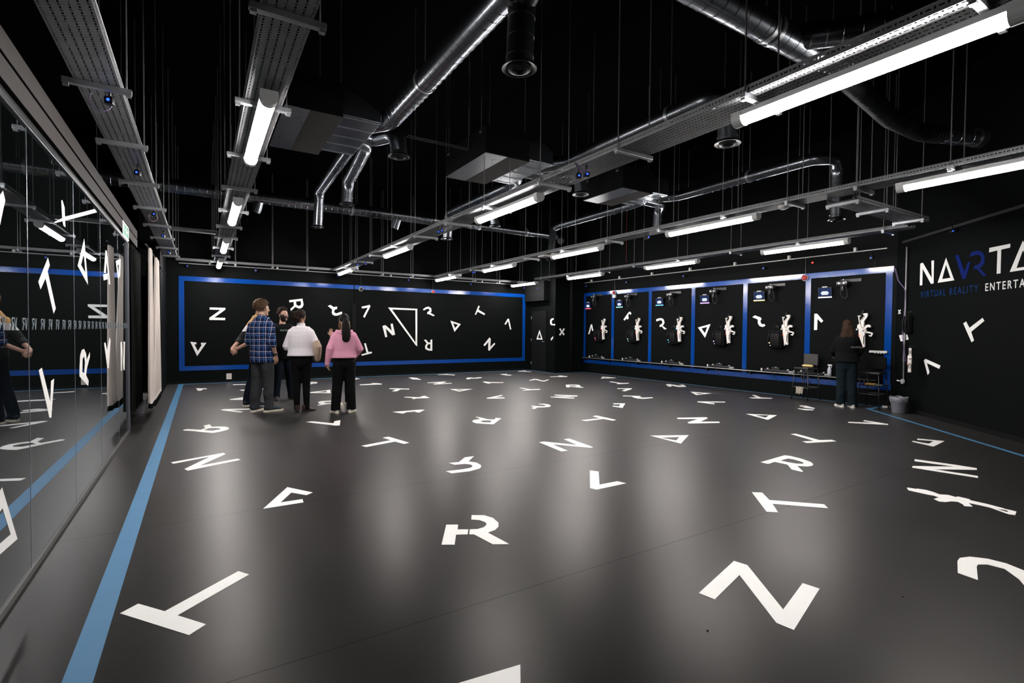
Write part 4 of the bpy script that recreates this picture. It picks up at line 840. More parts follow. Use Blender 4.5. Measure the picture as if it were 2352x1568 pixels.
def make_gun():
    t = thing('toy_rifle', '', 'toy rifle', (0, 0, 0), 0, 'white toy rifles on the equipment wall')
    bm = NB(); gpart(bm, [(968,822),(1025,818),(1030,835),(1000,840),(1020,975),(1006,975),(984,838)], -.012, .012); build('stock_rod', bm, M_gun, t)
    bm = NB(); gpart(bm, [(1085,780),(1150,775),(1160,800),(1155,835),(1095,920),(1088,1048),(1044,1010),(1036,930),(1024,908),(1098,825),(1080,800)], -.020, .018, [[(1040,903),(1112,815),(1120,822),(1048,915)]]); build('stock', bm, M_gun, t)
    bm = NB(); gpart(bm, [(985,985),(1005,970),(1030,980),(1044,1010),(1062,1046),(1100,1060),(1112,1100),(1110,1170),(1085,1200),(1030,1200),(1005,1170),(1000,1060),(975,1040),(978,1000)], -.032, .025, [[(1072,1078),(1095,1078),(1097,1105),(1076,1108)]]); build('receiver', bm, M_gun, t)
    bm = NB(); gpart(bm, [(1080,1052),(1130,990),(1165,982),(1200,985),(1215,1025),(1195,1035),(1165,1020),(1108,1068),(1135,1072),(1135,1110),(1118,1112),(1118,1085),(1085,1075)], -.018, .018); build('grip', bm, M_gun, t)
    bm = NB(); gpart(bm, [(1108,1108),(1170,1108),(1240,1128),(1252,1150),(1225,1200),(1180,1190),(1175,1172),(1212,1175),(1224,1146),(1112,1130)], -.014, .014); build('magazine', bm, M_gun, t)
    bm = NB(); gpart(bm, [(1008,1195),(1085,1195),(1078,1330),(1110,1350),(1108,1385),(1090,1390),(1050,1365),(1045,1400),(1030,1398),(1025,1330)], -.026, .020); build('handguard', bm, M_gun, t)
    bm = NB(); gpart(bm, [(1090,1190),(1106,1190),(1106,1340),(1092,1335)], -.010, .010); build('under_rod', bm, M_gun, t)
    y, z = gpt(1015, 1180); bm = NB(); ell(bm, (-.030, y, z), (.010, .014, .016), 10, 8); build('red_light', bm, glow('gunred', (1, .10, .05), 4), t, True)
    y, z = gpt(1065, 780); bm = NB(); tube(bm, [(0.0, y, z-.01), (0, y, z+.055), (.07, y, z+.06)], .008, 8); box(bm, -.015, .02, y-.03, y+.03, z-.02, z+.0); build('wall_hook', bm, M_blk, t)
    y, z = gpt(1080, 1250); bm = NB(); box(bm, -.02, .015, y-.012, y+.012, z-.05, z+.06); build('dark_insert', bm, M_blk, t)
    return t
g0 = make_gun(); GUNS = []; PACKS = []
for i, y in enumerate(YG):
    g = g0 if i == 0 else copy_tree(g0)
    g.location = (GX-0.08, y, c6.z); g['label'] = 'white toy rifle hanging muzzle down in the %s equipment bay' % BAYN[i]
    GUNS.append(g)
for i, g in enumerate(GUNS):
    bm = NB(); yy, zz = gpt(958, 1068); ell(bm, (-.01, yy, zz), (.008, .009, .012), 10, 8)
    build('team_light', bm, glow(GC[i][0], GC[i][1], 6), g, True)
M_screen = mat('navy_screen', (0.004, 0.006, 0.02), .2, emit=(0.006, 0.018, 0.075), estr=1.0)
M_scrtxt = mat('screen_white', (.1, .1, .1), .4, emit=(.75, .85, 1), estr=1.6)
for i, (px, py) in enumerate([(1351,698),(1423,695),(1515,690),(1619,685),(1744,678),(1895,674)]):
    p = on_x(px, py, GX-0.05)
    t = thing('control_tablet', 'small lit tablet screen with %s light bar in the %s equipment bay' % (['pink red', 'mint green', 'cyan', 'violet', 'amber', 'white'][i], BAYN[i]), 'tablet', (GX-0.05, p.y, 2.235), 0, 'station tablets'); t.rotation_euler = (0, R(-7), 0)
    bm = NB(); box(bm, -.012, .012, -.135, .135, -.09, .10, .006); build('tablet_body', bm, M_blk, t)
    bm = NB(); box(bm, -.0135, -.012, -.125, .125, -.075, .09); build('screen', bm, M_screen, t)
    bm = NB(); box(bm, -.0145, -.0135, -.075, .075, -.028, -.002); box(bm, -.0145, -.0135, -.055, .055, .006, .020); box(bm, -.0145, -.0135, -.06, .06, -.05, -.036); build('screen_text', bm, M_scrtxt, t)
    bm = NB(); box(bm, -.03, .0, -.13, .13, -.115, -.092, .003); build('light_bar', bm, glow('bar'+GC[i][0], GC[i][1], 1.6), t)
    bm = NB(); box(bm, -.015, .02, -.05, .05, .10, .12, .004); build('top_clip', bm, M_whiteplastic, t)
    bm = NB(); box(bm, .010, .05, -.03, .03, -.03, .03); build('mount', bm, M_blk, t)
def make_headset():
    t = thing('vr_headset', '', 'headset', (0, 0, 0), 0, 'headsets hanging on the equipment wall')
    bm = NB(); box(bm, -.02, .0, -.28, .10, -.03, .04, .006); build('wall_plate', bm, M_blk, t)
    bm = NB(); tube(bm, [(0, 0, 0), (-.10, 0, 0), (-.12, 0, .03)], .012, 8); build('hook_arm', bm, M_steel, t, True)
    bm = NB(); box(bm, -.17, -.07, -.09, .11, -.10, .0, .022); build('visor', bm, mat('grey_visor', (.022, .022, .024), .25), t, True, 40)
    for s in (-1, 1):
        bm = NB(); tube(bm, [(-.17, .01+s*.045, -.05), (-.178, .01+s*.045, -.05)], .02, 14); build('visor_sensor', bm, mat('pale_visor_lens', (.35, .35, .37), .2), t, True, 40)
    bm = NB(); tube(bm, [(-.12, .02, -.05), (-.13, .035, -.14), (-.12, .04, -.24), (-.10, .02, -.33), (-.08, -.02, -.36), (-.07, -.06, -.31), (-.08, -.05, -.2), (-.10, -.03, -.08)], [(.020, .006)]*8, 8); build('head_strap', bm, mat('dark_strap', (.03, .03, .03), .45), t, True)
    bm = NB(); tube(bm, [(-.13, .0, -.08), (-.14, .0, -.20)], [(.018, .008), (.03, .02)], 10); build('ear_cup', bm, mat('silver_trim', (.22, .22, .23), .3, .6), t, True)
    return t
h0 = make_headset()
for i, (px, py) in enumerate([(1365,680),(1443,679),(1541,675),(1641,667),(1771,658),(1938,648)]):
    p = on_x(px, py, GX-.1); h = h0 if i == 0 else copy_tree(h0); h.location = (GX-.001, p.y, p.z+.03); h['label'] = 'black virtual reality headset hanging at the top of the %s equipment bay' % BAYN[i]
def make_pack():
    t = thing('backpack_computer', '', 'backpack', (0, 0, 0), 0, 'black backpack computers')
    bm = NB(); box(bm, -.14, -.02, -.165, .165, -.22, .17, .03); build('pack_body', bm, M_blkmatte, t, True, 40)
    bm = NB(); box(bm, -.165, -.14, -.12, .12, -.18, .10, .015); build('front_panel', bm, mat('dark_pack_panel', (.0025, .0025, .003), .5, spec=.15), t, True, 40)
    bm = NB(); tube(bm, [(-.08, -.05, .16), (-.08, -.045, .25), (-.08, 0, .28), (-.08, .045, .25), (-.08, .05, .16)], .009, 8); build('carry_handle', bm, M_blk, t, True)
    for s in (-1, 1):
        bm = NB(); tube(bm, [(-.13, s*.10, .15), (-.18, s*.11, .05), (-.18, s*.12, -.12), (-.13, s*.12, -.20)], [(.022, .006)]*4, 8); build('shoulder_strap', bm, M_blk, t, True)
    bm = NB(); tube(bm, [(-.04, 0, .25), (-.0, 0, .26)], .01, 8); build('wall_hook', bm, M_steel, t)
    return t
k0 = make_pack()
for i, (px, py) in enumerate([(1374,770),(1450,767),(1544,769),(1650,773),(1780,772)]):
    p = on_x(px, py, GX-.12); h = k0 if i == 0 else copy_tree(k0); h.location = (GX, p.y, 1.27); h['label'] = 'black backpack computer hanging beside the rifle in the %s equipment bay' % BAYN[i]; PACKS.append(h)
extra_gun = copy_tree(g0) if False else None
for i, h in enumerate(PACKS):
    for (yy, zz, rr) in ((.10, -.11, .011), (.08, -.17, .007)):
        bm = NB(); ell(bm, (-.167, yy, zz), (.004, rr, rr), 10, 8); build('status_light', bm, glow(GC[i][0], GC[i][1], 6), h, True)
# low shelf with chargers
t = thing('charging_shelf', 'narrow black shelf with pale edge rail running low along the equipment wall', 'shelf', (GX, 0, 0.5))
bm = NB(); box(bm, -.13, 0, 4.45, 13.2, -.012, .012, .003); build('shelf_board', bm, M_blkmatte, t)
bm = NB(); tube(bm, [(-.14, 4.5, -.005), (-.14, 13.2, -.005)], .0085, 8); build('edge_rail', bm, MATS['pale_conduit'], t, True)
for y in [4.7+1.2*i for i in range(8)]:
    bm = NB(); box(bm, -.12, 0, y-.012, y+.012, -.09, -.012); build('shelf_bracket', bm, M_blk, t)
for i, y in enumerate([12.55, 11.0, 9.45, 7.95, 6.5, 5.75]):
    t = thing('charger_dock', 'black battery charger dock with small white plugs on the low shelf in the %s bay' % BAYN[i], 'charger', (GX-.07, y, .512), 0, 'charger docks on the low shelf')
    bm = NB(); box(bm, -.05, .05, -.30, .25, 0, .05, .008); box(bm, -.03, .05, -.10, .08, .05, .10, .01); build('dock_body', bm, M_blk, t, True, 40)
    for yy, zz in ((.33, .06), (.18, .075), (-.28, .07)):
        bm = NB(); box(bm, -.02, .012, yy-.014, yy+.014, 0, zz, .004); build('white_plug', bm, M_whiteplastic, t)
    bm = NB(); box(bm, -.05, .0, -.42, -.31, 0, .04, .004); build('battery_pack', bm, mat('grey_battery', (.25, .25, .25), .5), t)
    bm = NB(); ell(bm, (-.03, -.02, .105), (.005, .006, .006), 8, 6); build('dock_light', bm, glow('dock', (.3, .65, 1), 4), t, True)
    bm = NB(); tube(bm, [(-.05, .05, .02), (-.09, .04, -.02), (-.08, 0, -.12), (-.04, -.05, -.16)], .005, 6); build('dock_cable', bm, M_blk, t, True)

# ---------------------------------------------------------------- tall stools
def make_stool(loc, label, rz=0, backcol=None):
    t = thing('bar_stool', label, 'stool', loc, rz, 'tall black stools')
    hw = .165; zs = .66
    bm = NB(); box(bm, -hw, hw, -hw, hw, zs-.025, zs+.012, .012); build('seat', bm, mat('black_vinyl_seat', (.010, .010, .011), .36), t, True, 40)
    bm = NB()
    box(bm, hw-.02, hw+.012, -hw+.02, hw-.0, zs+.06, zs+.29, .012, Matrix.Identity(4)); build('backrest', bm, backcol or mat('grey_fabric_backrest', (.075, .072, .07), .85, noise_amt=.2, noise_scale=80), t, True, 40)
    for sx in (-1, 1):
        for sy in (-1, 1):
            bm = NB(); tube(bm, [(sx*(hw-.02), sy*(hw-.02), zs-.02), (sx*(hw+.02), sy*(hw+.02), 0)], .010, 8); build('leg', bm, M_blk, t, True)
    for sy in (-1, 1):
        bm = NB(); tube(bm, [(hw, sy*(hw-.05), zs-.01), (hw+.01, sy*(hw-.05), zs+.15)], .009, 8); build('back_support', bm, M_blk, t, True)
    q = hw+.006
    for a, b in (((-q, -q), (-q, q)), ((q, -q), (q, q)), ((-q, -q), (q, -q)), ((-q, q), (q, q))):
        bm = NB(); tube(bm, [(*a, .26), (*b, .26)], .008, 8); build('rung', bm, mat('worn_black_metal', (.06, .06, .06), .35, .5), t, True)
    return t
make_stool((10.74, 5.70, 0), 'tall black bar stool with grey backrest under the fifth and sixth bays', R(-8), mat('grey_fabric_backrest', (.060, .058, .056), .85, spec=.1, noise_amt=.2, noise_scale=80))
make_stool((10.73, 4.46, 0), 'tall dark bar stool beside the staff woman and the angled wall', 0, mat('dark_backrest', (.0035, .0035, .0035), .8, spec=.1))
def cloth(pts, name, label, m, th=.01):
    """small crumpled cloth: grid with noise, draped over its support"""
    (x0, x1, y0, y1, z, drop) = pts; bm = NB(); n = 12; g = []
    for j in range(n+1):
        row = []
        for i in range(n+1):
            u, v = i/n, j/n; x = x0+(x1-x0)*u; y = y0+(y1-y0)*v
            d = noise.noise(Vector((x*30, y*30, 1.3)))*.012
            row.append(bm.verts.new((x+d*.6, y+d, z+abs(d)*1.2-drop*max(0, (0.5-u))*2)))
        g.append(row)
    for j in range(n):
        for i in range(n): bm.faces.new((g[j][i], g[j][i+1], g[j+1][i+1], g[j+1][i]))
    bmesh.ops.solidify(bm, geom=bm.faces[:], thickness=th)
    return tag(build(name, bm, m, None, True), label, 'cloth')
bm = NB(); tube(bm, [(10.83, 5.83, .70), (10.83, 5.80, .70), (10.825, 5.70, .702), (10.82, 5.62, .698), (10.82, 5.60, .698)], [(.012, .010), (.030, .024), (.033, .027), (.030, .024), (.012, .010)], 14)
for v in bm.verts: v.co += Vector((noise.noise(v.co*40)*.006, 0, abs(noise.noise(v.co*55))*.006))
tag(build('folded_cloth', bm, mat('yellow_cloth', (.62, .46, .20), .9, noise_amt=.2), None, True), 'yellow rolled cloth on the stool with grey backrest', 'cloth')
bm = NB(); g = []
for j in range(10):
    row = []
    for i in range(12):
        a = j/9; row.append(bm.verts.new((10.560-.012*math.sin(i*1.1)-.01*a, 5.80-.15*i/11*(1-.15*a), .275-.14*a-.02*math.sin(i*2.0)*a)))
    g.append(row)
for j in range(9):
    for i in range(11): bm.faces.new((g[j][i], g[j][i+1], g[j+1][i+1], g[j+1][i]))
bmesh.ops.solidify(bm, geom=bm.faces[:], thickness=.006)
tag(build('hanging_cloth', bm, mat('cream_cloth', (.60, .54, .46), .9), None, True), 'cream cloth hung over the low rung of the tall stool', 'cloth')
cloth((10.56, 10.72, 4.38, 4.55, .46, 0.05), 'crumpled_cloth', 'crumpled mustard cloth hanging under the dark stool seat', mat('mustard_cloth', (.35, .22, .06), .9, noise_amt=.3), .02)
cloth((10.56, 10.70, 4.27, 4.37, .44, 0.03), 'crumpled_cloth', 'crumpled pale cloth beside the mustard cloth on the dark stool', mat('pale_cloth', (.45, .44, .42), .9), .02)
bm = NB(); box(bm, 10.52, 10.90, 4.26, 4.62, .425, .435, .002); tag(build('stool_shelf', bm, M_blkmatte), 'thin black tray shelf hung under the dark stool', 'shelf')
# spray bottle
t = thing('spray_bottle', 'clear spray bottle standing on the low shelf beside the staff woman', 'bottle', (GX-.075, 5.36, .512))
M_bot = mat('cloudy_bottle', (.42, .44, .52), .25, spec=.6)
bm = NB(); lathe(bm, [(.035, 0), (.038, .01), (.038, .12), (.03, .16), (.014, .19), (.014, .205)], 20); build('bottle', bm, M_bot, t, True, 50)
bm = NB(); box(bm, -.018, .018, -.05, .03, .205, .235, .006); box(bm, -.006, .006, -.045, -.036, .165, .21, .002); build('trigger_head', bm, M_whiteplastic, t, True, 40)
# white rack bar and corner conduits
p = on_x(2030, 808, GX-.02); bm = NB(); box(bm, GX-.05, GX-.004, 4.36, 4.66, p.z-.02, p.z+.02, .003)
for k in range(4): box(bm, GX-.045, GX-.01, 4.40+k*.05, 4.42+k*.05, p.z-.035, p.z-.018)
tag(build('white_rack_bar', bm, M_whiteplastic), 'short white toothed rack bar on the right edge of the sixth bay', 'rack')
t = thing('corner_conduit', 'pale vertical conduit running down the corner beside the angled wall', 'conduit')
a, b = on_c(2083, 567, .035), on_c(2076, 876, .035)
bm = NB(); tube(bm, [a, Vector((a.x, a.y, b.z))], .012, 10); build('conduit_tube', bm, MATS['pale_conduit'], t, True)
q = Vector((a.x, a.y, b.z)); bm = NB(); tube(bm, [q-CN*.0, q+CN*.025], .045, 20); build('junction_box', bm, mat('grey_junction', (.35, .37, .38), .4), t, True, 40)
bm = NB(); tube(bm, [q+CN*.01, q+CN*.01+CDIR*.12], .008, 8); tube(bm, [q+CN*.01+CDIR*.12, q+CN*.01+CDIR*.18], .014, 10); build('side_stub', bm, M_whiteplastic, t, True)
pc = thing('cable_bundle', 'purple cables bundled along the pale corner conduit', 'cable')
for k in range(4):
    P = [on_c(2054+k, 615, .03), on_c(2062+k, 645, .03), on_c(2079+k*.6, 665, .045), on_c(2078-k*.6, 720, .05), on_c(2071+k*1.5, 770, .05), on_c(2076-k*.5, 790, .05), on_c(2073+k*3, 830, .05)]
    pipe('purple_wall_cable', rounded(P, .1, 4), .0024, M_cable, seg=6, parent=pc)
p = on_c(2066, 716, .004); M0 = basis(-CDIR, (0, 0, 1), CN, p)
bm = NB()
for a_ in (45, -45): box(bm, -.05, .05, -.014, .014, 0, .002, mtx=M0 @ Matrix.Rotation(R(a_), 4, 'Z'))
tag(build('wall_letter', bm, M_white_wall), 'tiny white X near the corner conduit right of the sixth bay', 'wall letter', 'white letters on the walls')
bm = NB(); poly_prism(bm, [on_c(*q_, .002) for q_ in ((2065, 770), (2074, 768), (2077, 782), (2069, 784))], [], CN, .001); poly_prism(bm, [on_c(*q_, .002) for q_ in ((2081, 768), (2084, 768), (2087, 779), (2081, 781))], [], CN, .001)
tag(build('wall_letter', bm, M_white_wall), 'white letter piece on the wall crossed by the purple cables', 'wall letter', 'white letters on the walls')
g = copy_tree(g0); p = on_c(2090, 828, .19); g.location = p; g.rotation_euler = (0, 0, R(-70)); g['label'] = 'white toy rifle seen edge-on, hanging low at the corner conduit'; g.scale = (1, 1, .62)
h = copy_tree(k0); p = on_c(2093, 742, .0); h.location = p; h.rotation_euler = (0, 0, math.atan2(CN.y, CN.x)-math.pi); h.scale = (.6, .38, .8)
for c_ in list(h.children):
    if c_.name.startswith('status_light'): bpy.data.objects.remove(c_)
h; h['label'] = 'dark narrow bag hanging on the angled wall beside the conduit'; h['category'] = 'bag'; del h['group']; h.name = 'hanging_bag'
for px, py, lab in ((2035, 936, 'white power adapter on the floor by the dark stool legs'), (1976, 921, 'white power adapter on the floor behind the dark stool')):
    p = on_z(px, py); t = thing('power_adapter', lab, 'adapter', p, R(30)); bm = NB(); box(bm, -.03, .03, -.06, .06, 0, .035, .01); build('adapter_body', bm, M_whiteplastic, t, True, 40)
    bm = NB(); tube(bm, [(0, .06, .02), (.02, .14, .01), (.08, .20, .006), (.15, .16, .006)], .005, 6); build('adapter_cable', bm, M_blk, t, True)
# crumbs on the floor
for px, py, lab in ((1625, 1448, 'dark speck on the floor below the biggest N'), (2073, 1370, 'small grey scrap on the floor right of the biggest N')):
    p = on_z(px, py); bm = NB(); ell(bm, p+Vector((0, 0, .003)), (.008, .004, .003), 8, 6); tag(build('floor_scrap', bm, M_blk, None, True), lab, 'scrap')
# ---------------------------------------------------------------- people
def vox(o, size, it=3, fac=.5):
    m_ = o.modifiers.new('merge', 'REMESH'); m_.mode = 'VOXEL'; m_.voxel_size = size; m_.use_smooth_shade = True
    s = o.modifiers.new('soften', 'SMOOTH'); s.factor = fac; s.iterations = it
    return o
def V(*a): return Vector(a)
def skin(n, c): return mat('skin_'+n, c, .5, spec=.35, noise_amt=.08, noise_scale=25)
def fabric(n, c, **k):
    a = dict(rough=.9, spec=.12, noise_amt=.15, noise_scale=50, bump=.35, bump_scale=12); a.update(k)
    return mat('cloth_'+n, c, **a)
def plaid_mat():
    m = bpy.data.materials.new('plaid_flannel'); m.use_nodes = True; nt = m.node_tree; b = nt.nodes['Principled BSDF']; b.inputs['Roughness'].default_value = .9; b.inputs['Specular IOR Level'].default_value = .1
    tc = nt.nodes.new('ShaderNodeTexCoord'); sp = nt.nodes.new('ShaderNodeSeparateXYZ'); nz = nt.nodes.new('ShaderNodeTexNoise'); nz.inputs['Scale'].default_value = 5
    nt.links.new(tc.outputs['Object'], nz.inputs['Vector']); ad = nt.nodes.new('ShaderNodeVectorMath'); ad.operation = 'MULTIPLY_ADD'; ad.inputs[1].default_value = (.03, .03, .03)
    nt.links.new(nz.outputs['Color'], ad.inputs[0]); nt.links.new(tc.outputs['Object'], ad.inputs[2]); nt.links.new(ad.outputs[0], sp.inputs[0])
    def line(v, per, off, w_):
        f = mnode(nt, 'FRACT', mnode(nt, 'DIVIDE', mnode(nt, 'ADD', v, off), per)); return mnode(nt, 'LESS_THAN', mnode(nt, 'ABSOLUTE', mnode(nt, 'SUBTRACT', f, .5)), w_)
    x = mnode(nt, 'ADD', sp.outputs['X'], mnode(nt, 'MULTIPLY', sp.outputs['Y'], .35)); z = sp.outputs['Z']
    w1 = mnode(nt, 'ADD', line(x, .098, 5, .034), line(z, .098, 5, .040)); w2 = mnode(nt, 'ADD', line(x, .098, 5.032, .035), line(z, .098, 5.032, .035))
    band = mnode(nt, 'ADD', line(x, .098, 5.016, .26), line(z, .098, 5.016, .26))
    def mixc(fac, a, c):
        n = nt.nodes.new('ShaderNodeMix'); n.data_type = 'RGBA'; n.inputs['Factor'].default_value = 0
        if not isinstance(fac, float): nt.links.new(fac, n.inputs['Factor'])
        for k, v in ((6, a), (7, c)):
            if isinstance(v, tuple): n.inputs[k].default_value = (*v, 1)
            else: nt.links.new(v, n.inputs[k])
        return n.outputs[2]
    c = mixc(mnode(nt, 'MULTIPLY', band, .5), (.004, .010, .038), (.008, .022, .085))
    c = mixc(mnode(nt, 'MINIMUM', mnode(nt, 'MULTIPLY', w2, .35), 1.0), c, (.10, .28, .55))
    c = mixc(mnode(nt, 'MINIMUM', mnode(nt, 'MULTIPLY', w1, .55), 1.0), c, (.72, .60, .62))
    nt.links.new(c, b.inputs['Base Color']); return m

def torso(bm, s, female=False, off=0.0, z0=.84, z1=1.50, belly=0.0, wide=1.0):
    if not female: T_ = [(.84, .170, .115), (.95, .172, .120), (1.05, .160, .115), (1.15, .158, .112), (1.27, .172, .122), (1.36, .184, .124), (1.42, .170, .112), (1.465, .130, .092), (1.505, .090, .078), (1.55, .068, .066)]
    else: T_ = [(.84, .172, .125), (.93, .175, .125), (1.03, .145, .108), (1.12, .132, .098), (1.24, .145, .112), (1.34, .156, .112), (1.41, .146, .100), (1.455, .108, .080), (1.495, .070, .064), (1.54, .054, .056)]
    pts, rr = [], []
    import bisect
    zs = [t[0] for t in T_]
    def at(z):
        for a, b in zip(T_, T_[1:]):
            if a[0] <= z <= b[0]: k = (z-a[0])/(b[0]-a[0]); return a[1]+(b[1]-a[1])*k, a[2]+(b[2]-a[2])*k
        return (T_[0][1], T_[0][2]) if z < T_[0][0] else (T_[-1][1], T_[-1][2])
    Z = sorted(set([z0, z1]+[z for z in zs if z0 < z < z1]))
    for z in Z:
        a, b = at(z); fb = belly*math.exp(-((z-1.08)/.14)**2)
        pts.append(V(0, .012+fb*.5, z)*s); rr.append(((a*wide+off+fb*.5)*s, (b*wide**.5+off+fb*.6)*s))
    tube(bm, pts, rr, 20, ref=(1, 0, 0))
def limb(bm, pts, rr, seg=12): tube(bm, pts, rr, seg)
def hand(bm, wrist, d, n, s, thumb_side, curl=.35, spread=.06):
    """palm, four fingers of unequal length with two bends, thumb from the side of the palm"""
    d = Vector(d).normalized(); n = Vector(n); n = (n-d*n.dot(d)).normalized(); sd = d.cross(n)*thumb_side
    w = Vector(wrist); tube(bm, [w-d*.02*s, w+d*.025*s, w+d*.06*s, w+d*.092*s], [(.024*s, .018*s), (.034*s, .017*s), (.041*s, .016*s), (.039*s, .013*s)], 12, ref=sd)
    for k, (o_, L) in enumerate(((.030, .070), (.010, .078), (-.010, .073), (-.029, .058))):
        base = w+d*.086*s+sd*o_*s; c = curl*(1+.12*k); dd = (d+sd*spread*(1.5-k)*.6).normalized(); P = [base]; 
        for q, f in enumerate((.45, .32, .23)):
            ax = dd.cross(n).normalized(); dd = (dd*math.cos(c*(1+.3*q))+n*math.sin(c*(1+.3*q))).normalized(); P.append(P[-1]+dd*L*f*s)
        tube(bm, P, [.0095*s, .009*s, .0082*s, .0068*s], 8)
    b = w+d*.02*s+sd*.028*s; t1_ = (d*.55+sd*.8+n*.15).normalized(); t2_ = (d*.85+sd*.35+n*.35).normalized()
    tube(bm, [b, b+t1_*.035*s, b+t1_*.035*s+t2_*.03*s, b+t1_*.035*s+t2_*.052*s], [.013*s, .0115*s, .010*s, .0075*s], 8)
def head(bm, s, c, yaw, fem=False):
    Mh = Matrix.Translation(c) @ Matrix.Rotation(yaw, 4, 'Z')
    k = s*(.95 if fem else 1.0)
    vs = ell(bm, (0, 0, 0), (1, 1, 1), 24, 18)
    for v in vs:
        x, y, z = v.co; 
        jx = 1-.30*max(0, -z)**1.3; fx = 1-.10*max(0, y)
        yy = y*(.100 if y < 0 else .090); zz = z*(.118 if z > 0 else .122)
        if z < -.1 and y < 0: yy *= 1-.55*min(1, -z)
        if z < -.45 and y > .1: yy += .016*(-z-.45)
        v.co = Vector((x*.077*jx*fx, yy, zz))*k
    bmesh.ops.transform(bm, matrix=Mh, verts=vs)
    def T_(p): return Mh @ (Vector(p)*k)
    tube(bm, [T_((0, .078, .018)), T_((0, .094, -.008)), T_((0, .108, -.030)), T_((0, .088, -.042))], [.008*k, .010*k, .0155*k, .010*k], 8)     # nose
    tube(bm, [T_((-.034, .076, .030)), T_((0, .085, .028)), T_((.034, .076, .030))], [.008*k, .010*k, .008*k], 8)                      # brow
    for z in (-.060, -.070): tube(bm, [T_((-.020, .079, z)), T_((0, .089, z)), T_((.020, .079, z))], [.004*k, .0065*k, .004*k], 8)       # lips
    ell(bm, T_((0, .076, -.100)), (.022*k, .016*k, .016*k), 10, 8)                                                                  # chin
    for sx in (-1, 1):
        e = bmesh.ops.create_uvsphere(bm, u_segments=12, v_segments=8, radius=1.0)['verts']
        bmesh.ops.transform(bm, matrix=Mh @ Matrix.Translation(Vector((sx*.077, -.008, -.006))*k) @ Matrix.Rotation(sx*R(-14), 4, 'Z') @ Matrix.Diagonal((.010*k, .019*k, .033*k, 1)), verts=e)
        tube(bm, [T_((sx*.020, .074, .006)), T_((sx*.045, .066, .006))], [.010*k, .009*k], 8)
    return Mh, k
def blob_hair(Mh, k, m, parent, name, rx=.090, ry=.112, rz=.125, cy=-.012, cz=.022, face=.35, low=-.55, curl=.010, freq=26, back_low=None):
    """scalp hair: displaced shell that stops at the hairline, built in head space"""
    bm = NB(); vs = ell(bm, (0, 0, 0), (1, 1, 1), 56, 40); kill = []
    for v in vs:
        d = v.co.copy(); n1 = noise.fractal(d*freq*.12+Vector((3, 1, 2)), 1, 2, 4); n2 = noise.noise(d*freq*.35)
        lowz = low if back_low is None or d.y > -.1 else back_low
        infront = d.y > .30 and d.z < face+.25*abs(d.x)
        below = d.z < lowz
        r = 1.0+(n1*.9+n2*.5)*curl*8
        side = d.z < -.05 and d.y > -.05 and abs(d.x) > .5
        if infront or below: r = .78
        if side and not infront: r *= .96
        v.co = Vector((d.x*rx*r, cy+d.y*ry*r, cz+d.z*rz*r))*k
    o = build(name, bm, m, parent, True); o.data.transform(Mh)
    return o
def hair_mat(n, c): return mat('hair_'+n, c, .62, spec=.12, noise_amt=.45, noise_scale=60, bump=.9, bump_scale=70)
def shoe(t, s, pos, rz, up_m, sole_m, L=.28, high=0.0):
    M = Matrix.Translation(pos) @ Matrix.Rotation(rz, 4, 'Z'); q = L/.28*s
    bm = NB(); P = [(0, -.085, .045), (0, -.07, .055), (0, -.02, .058), (0, .05, .050), (0, .12, .038), (0, .165, .032), (0, .185, .03)]
    tube(bm, [M @ (Vector(p)*q) for p in P], [(.020*q, .018*q), (.036*q, .042*q), (.038*q, .046*q), (.042*q, .034*q), (.045*q, .024*q), (.034*q, .019*q), (.012*q, .010*q)], 16, ref=M.to_3x3() @ Vector((1, 0, 0)))
    if high: tube(bm, [M @ (Vector((0, -.045, .05))*q), M @ (Vector((0, -.05, .05+high))*q)], [.044*q, .046*q], 16)
    o = build('shoe', bm, up_m, t); vox(o, .007, 2)
    bm = NB(); ol = [(.0, -.10), (.024, -.092), (.038, -.06), (.037, -.01), (.040, .05), (.047, .11), (.042, .155), (.024, .19), (.0, .200)]
    pts = [(x, y) for x, y in ol]+[(-x, y) for x, y in reversed(ol[1:-1])]
    poly_prism(bm, [M @ (Vector((x, y, .001))*q) for x, y in pts], [], (0, 0, 1), .026*q); build('sole', bm, sole_m, o)
def trousers(bm, s, hipw, feet, r=(.098, .070, .058), z_top=1.0, knees=None, female=False, sh=0.0):
    top = [(z_top, .155, .112), (.93, .172 if not female else .182, .126), (.86, .170 if not female else .180, .126), (.80, .135, .112), (.765, .09, .08)]
    if sh: top = [(z, a-sh, b-sh) for z, a, b in top[:-2]]+[(.83, .10, .07)]
    tube(bm, [V(0, .010, z)*s for z, a, b in top], [(a*s, b*s) for z, a, b in top], 20, ref=(1, 0, 0))
    for i, sx in enumerate((-1, 1)):
        f = Vector(feet[i]); kn = Vector(knees[i]) if knees else V(sx*hipw*.98*s+(f.x-sx*hipw*s)*.5, .02*s+(f.y)*.5, .49*s)
        hip = V(sx*hipw*s, .008*s, .87*s)
        tube(bm, [hip+V(0, 0, .05*s), hip, hip.lerp(kn, .5)+V(0, .008*s, 0), kn, kn.lerp(f, .5)+V(0, -.012*s, 0), Vector((f.x, f.y, .13*s)), Vector((f.x, f.y, .045))], [(r[0]*.9)*s, r[0]*s, (r[0]*.55+r[1]*.45)*s, r[1]*s, (r[1]*.5+r[2]*.5)*s, r[2]*s, (r[2]*1.04)*s], 16)
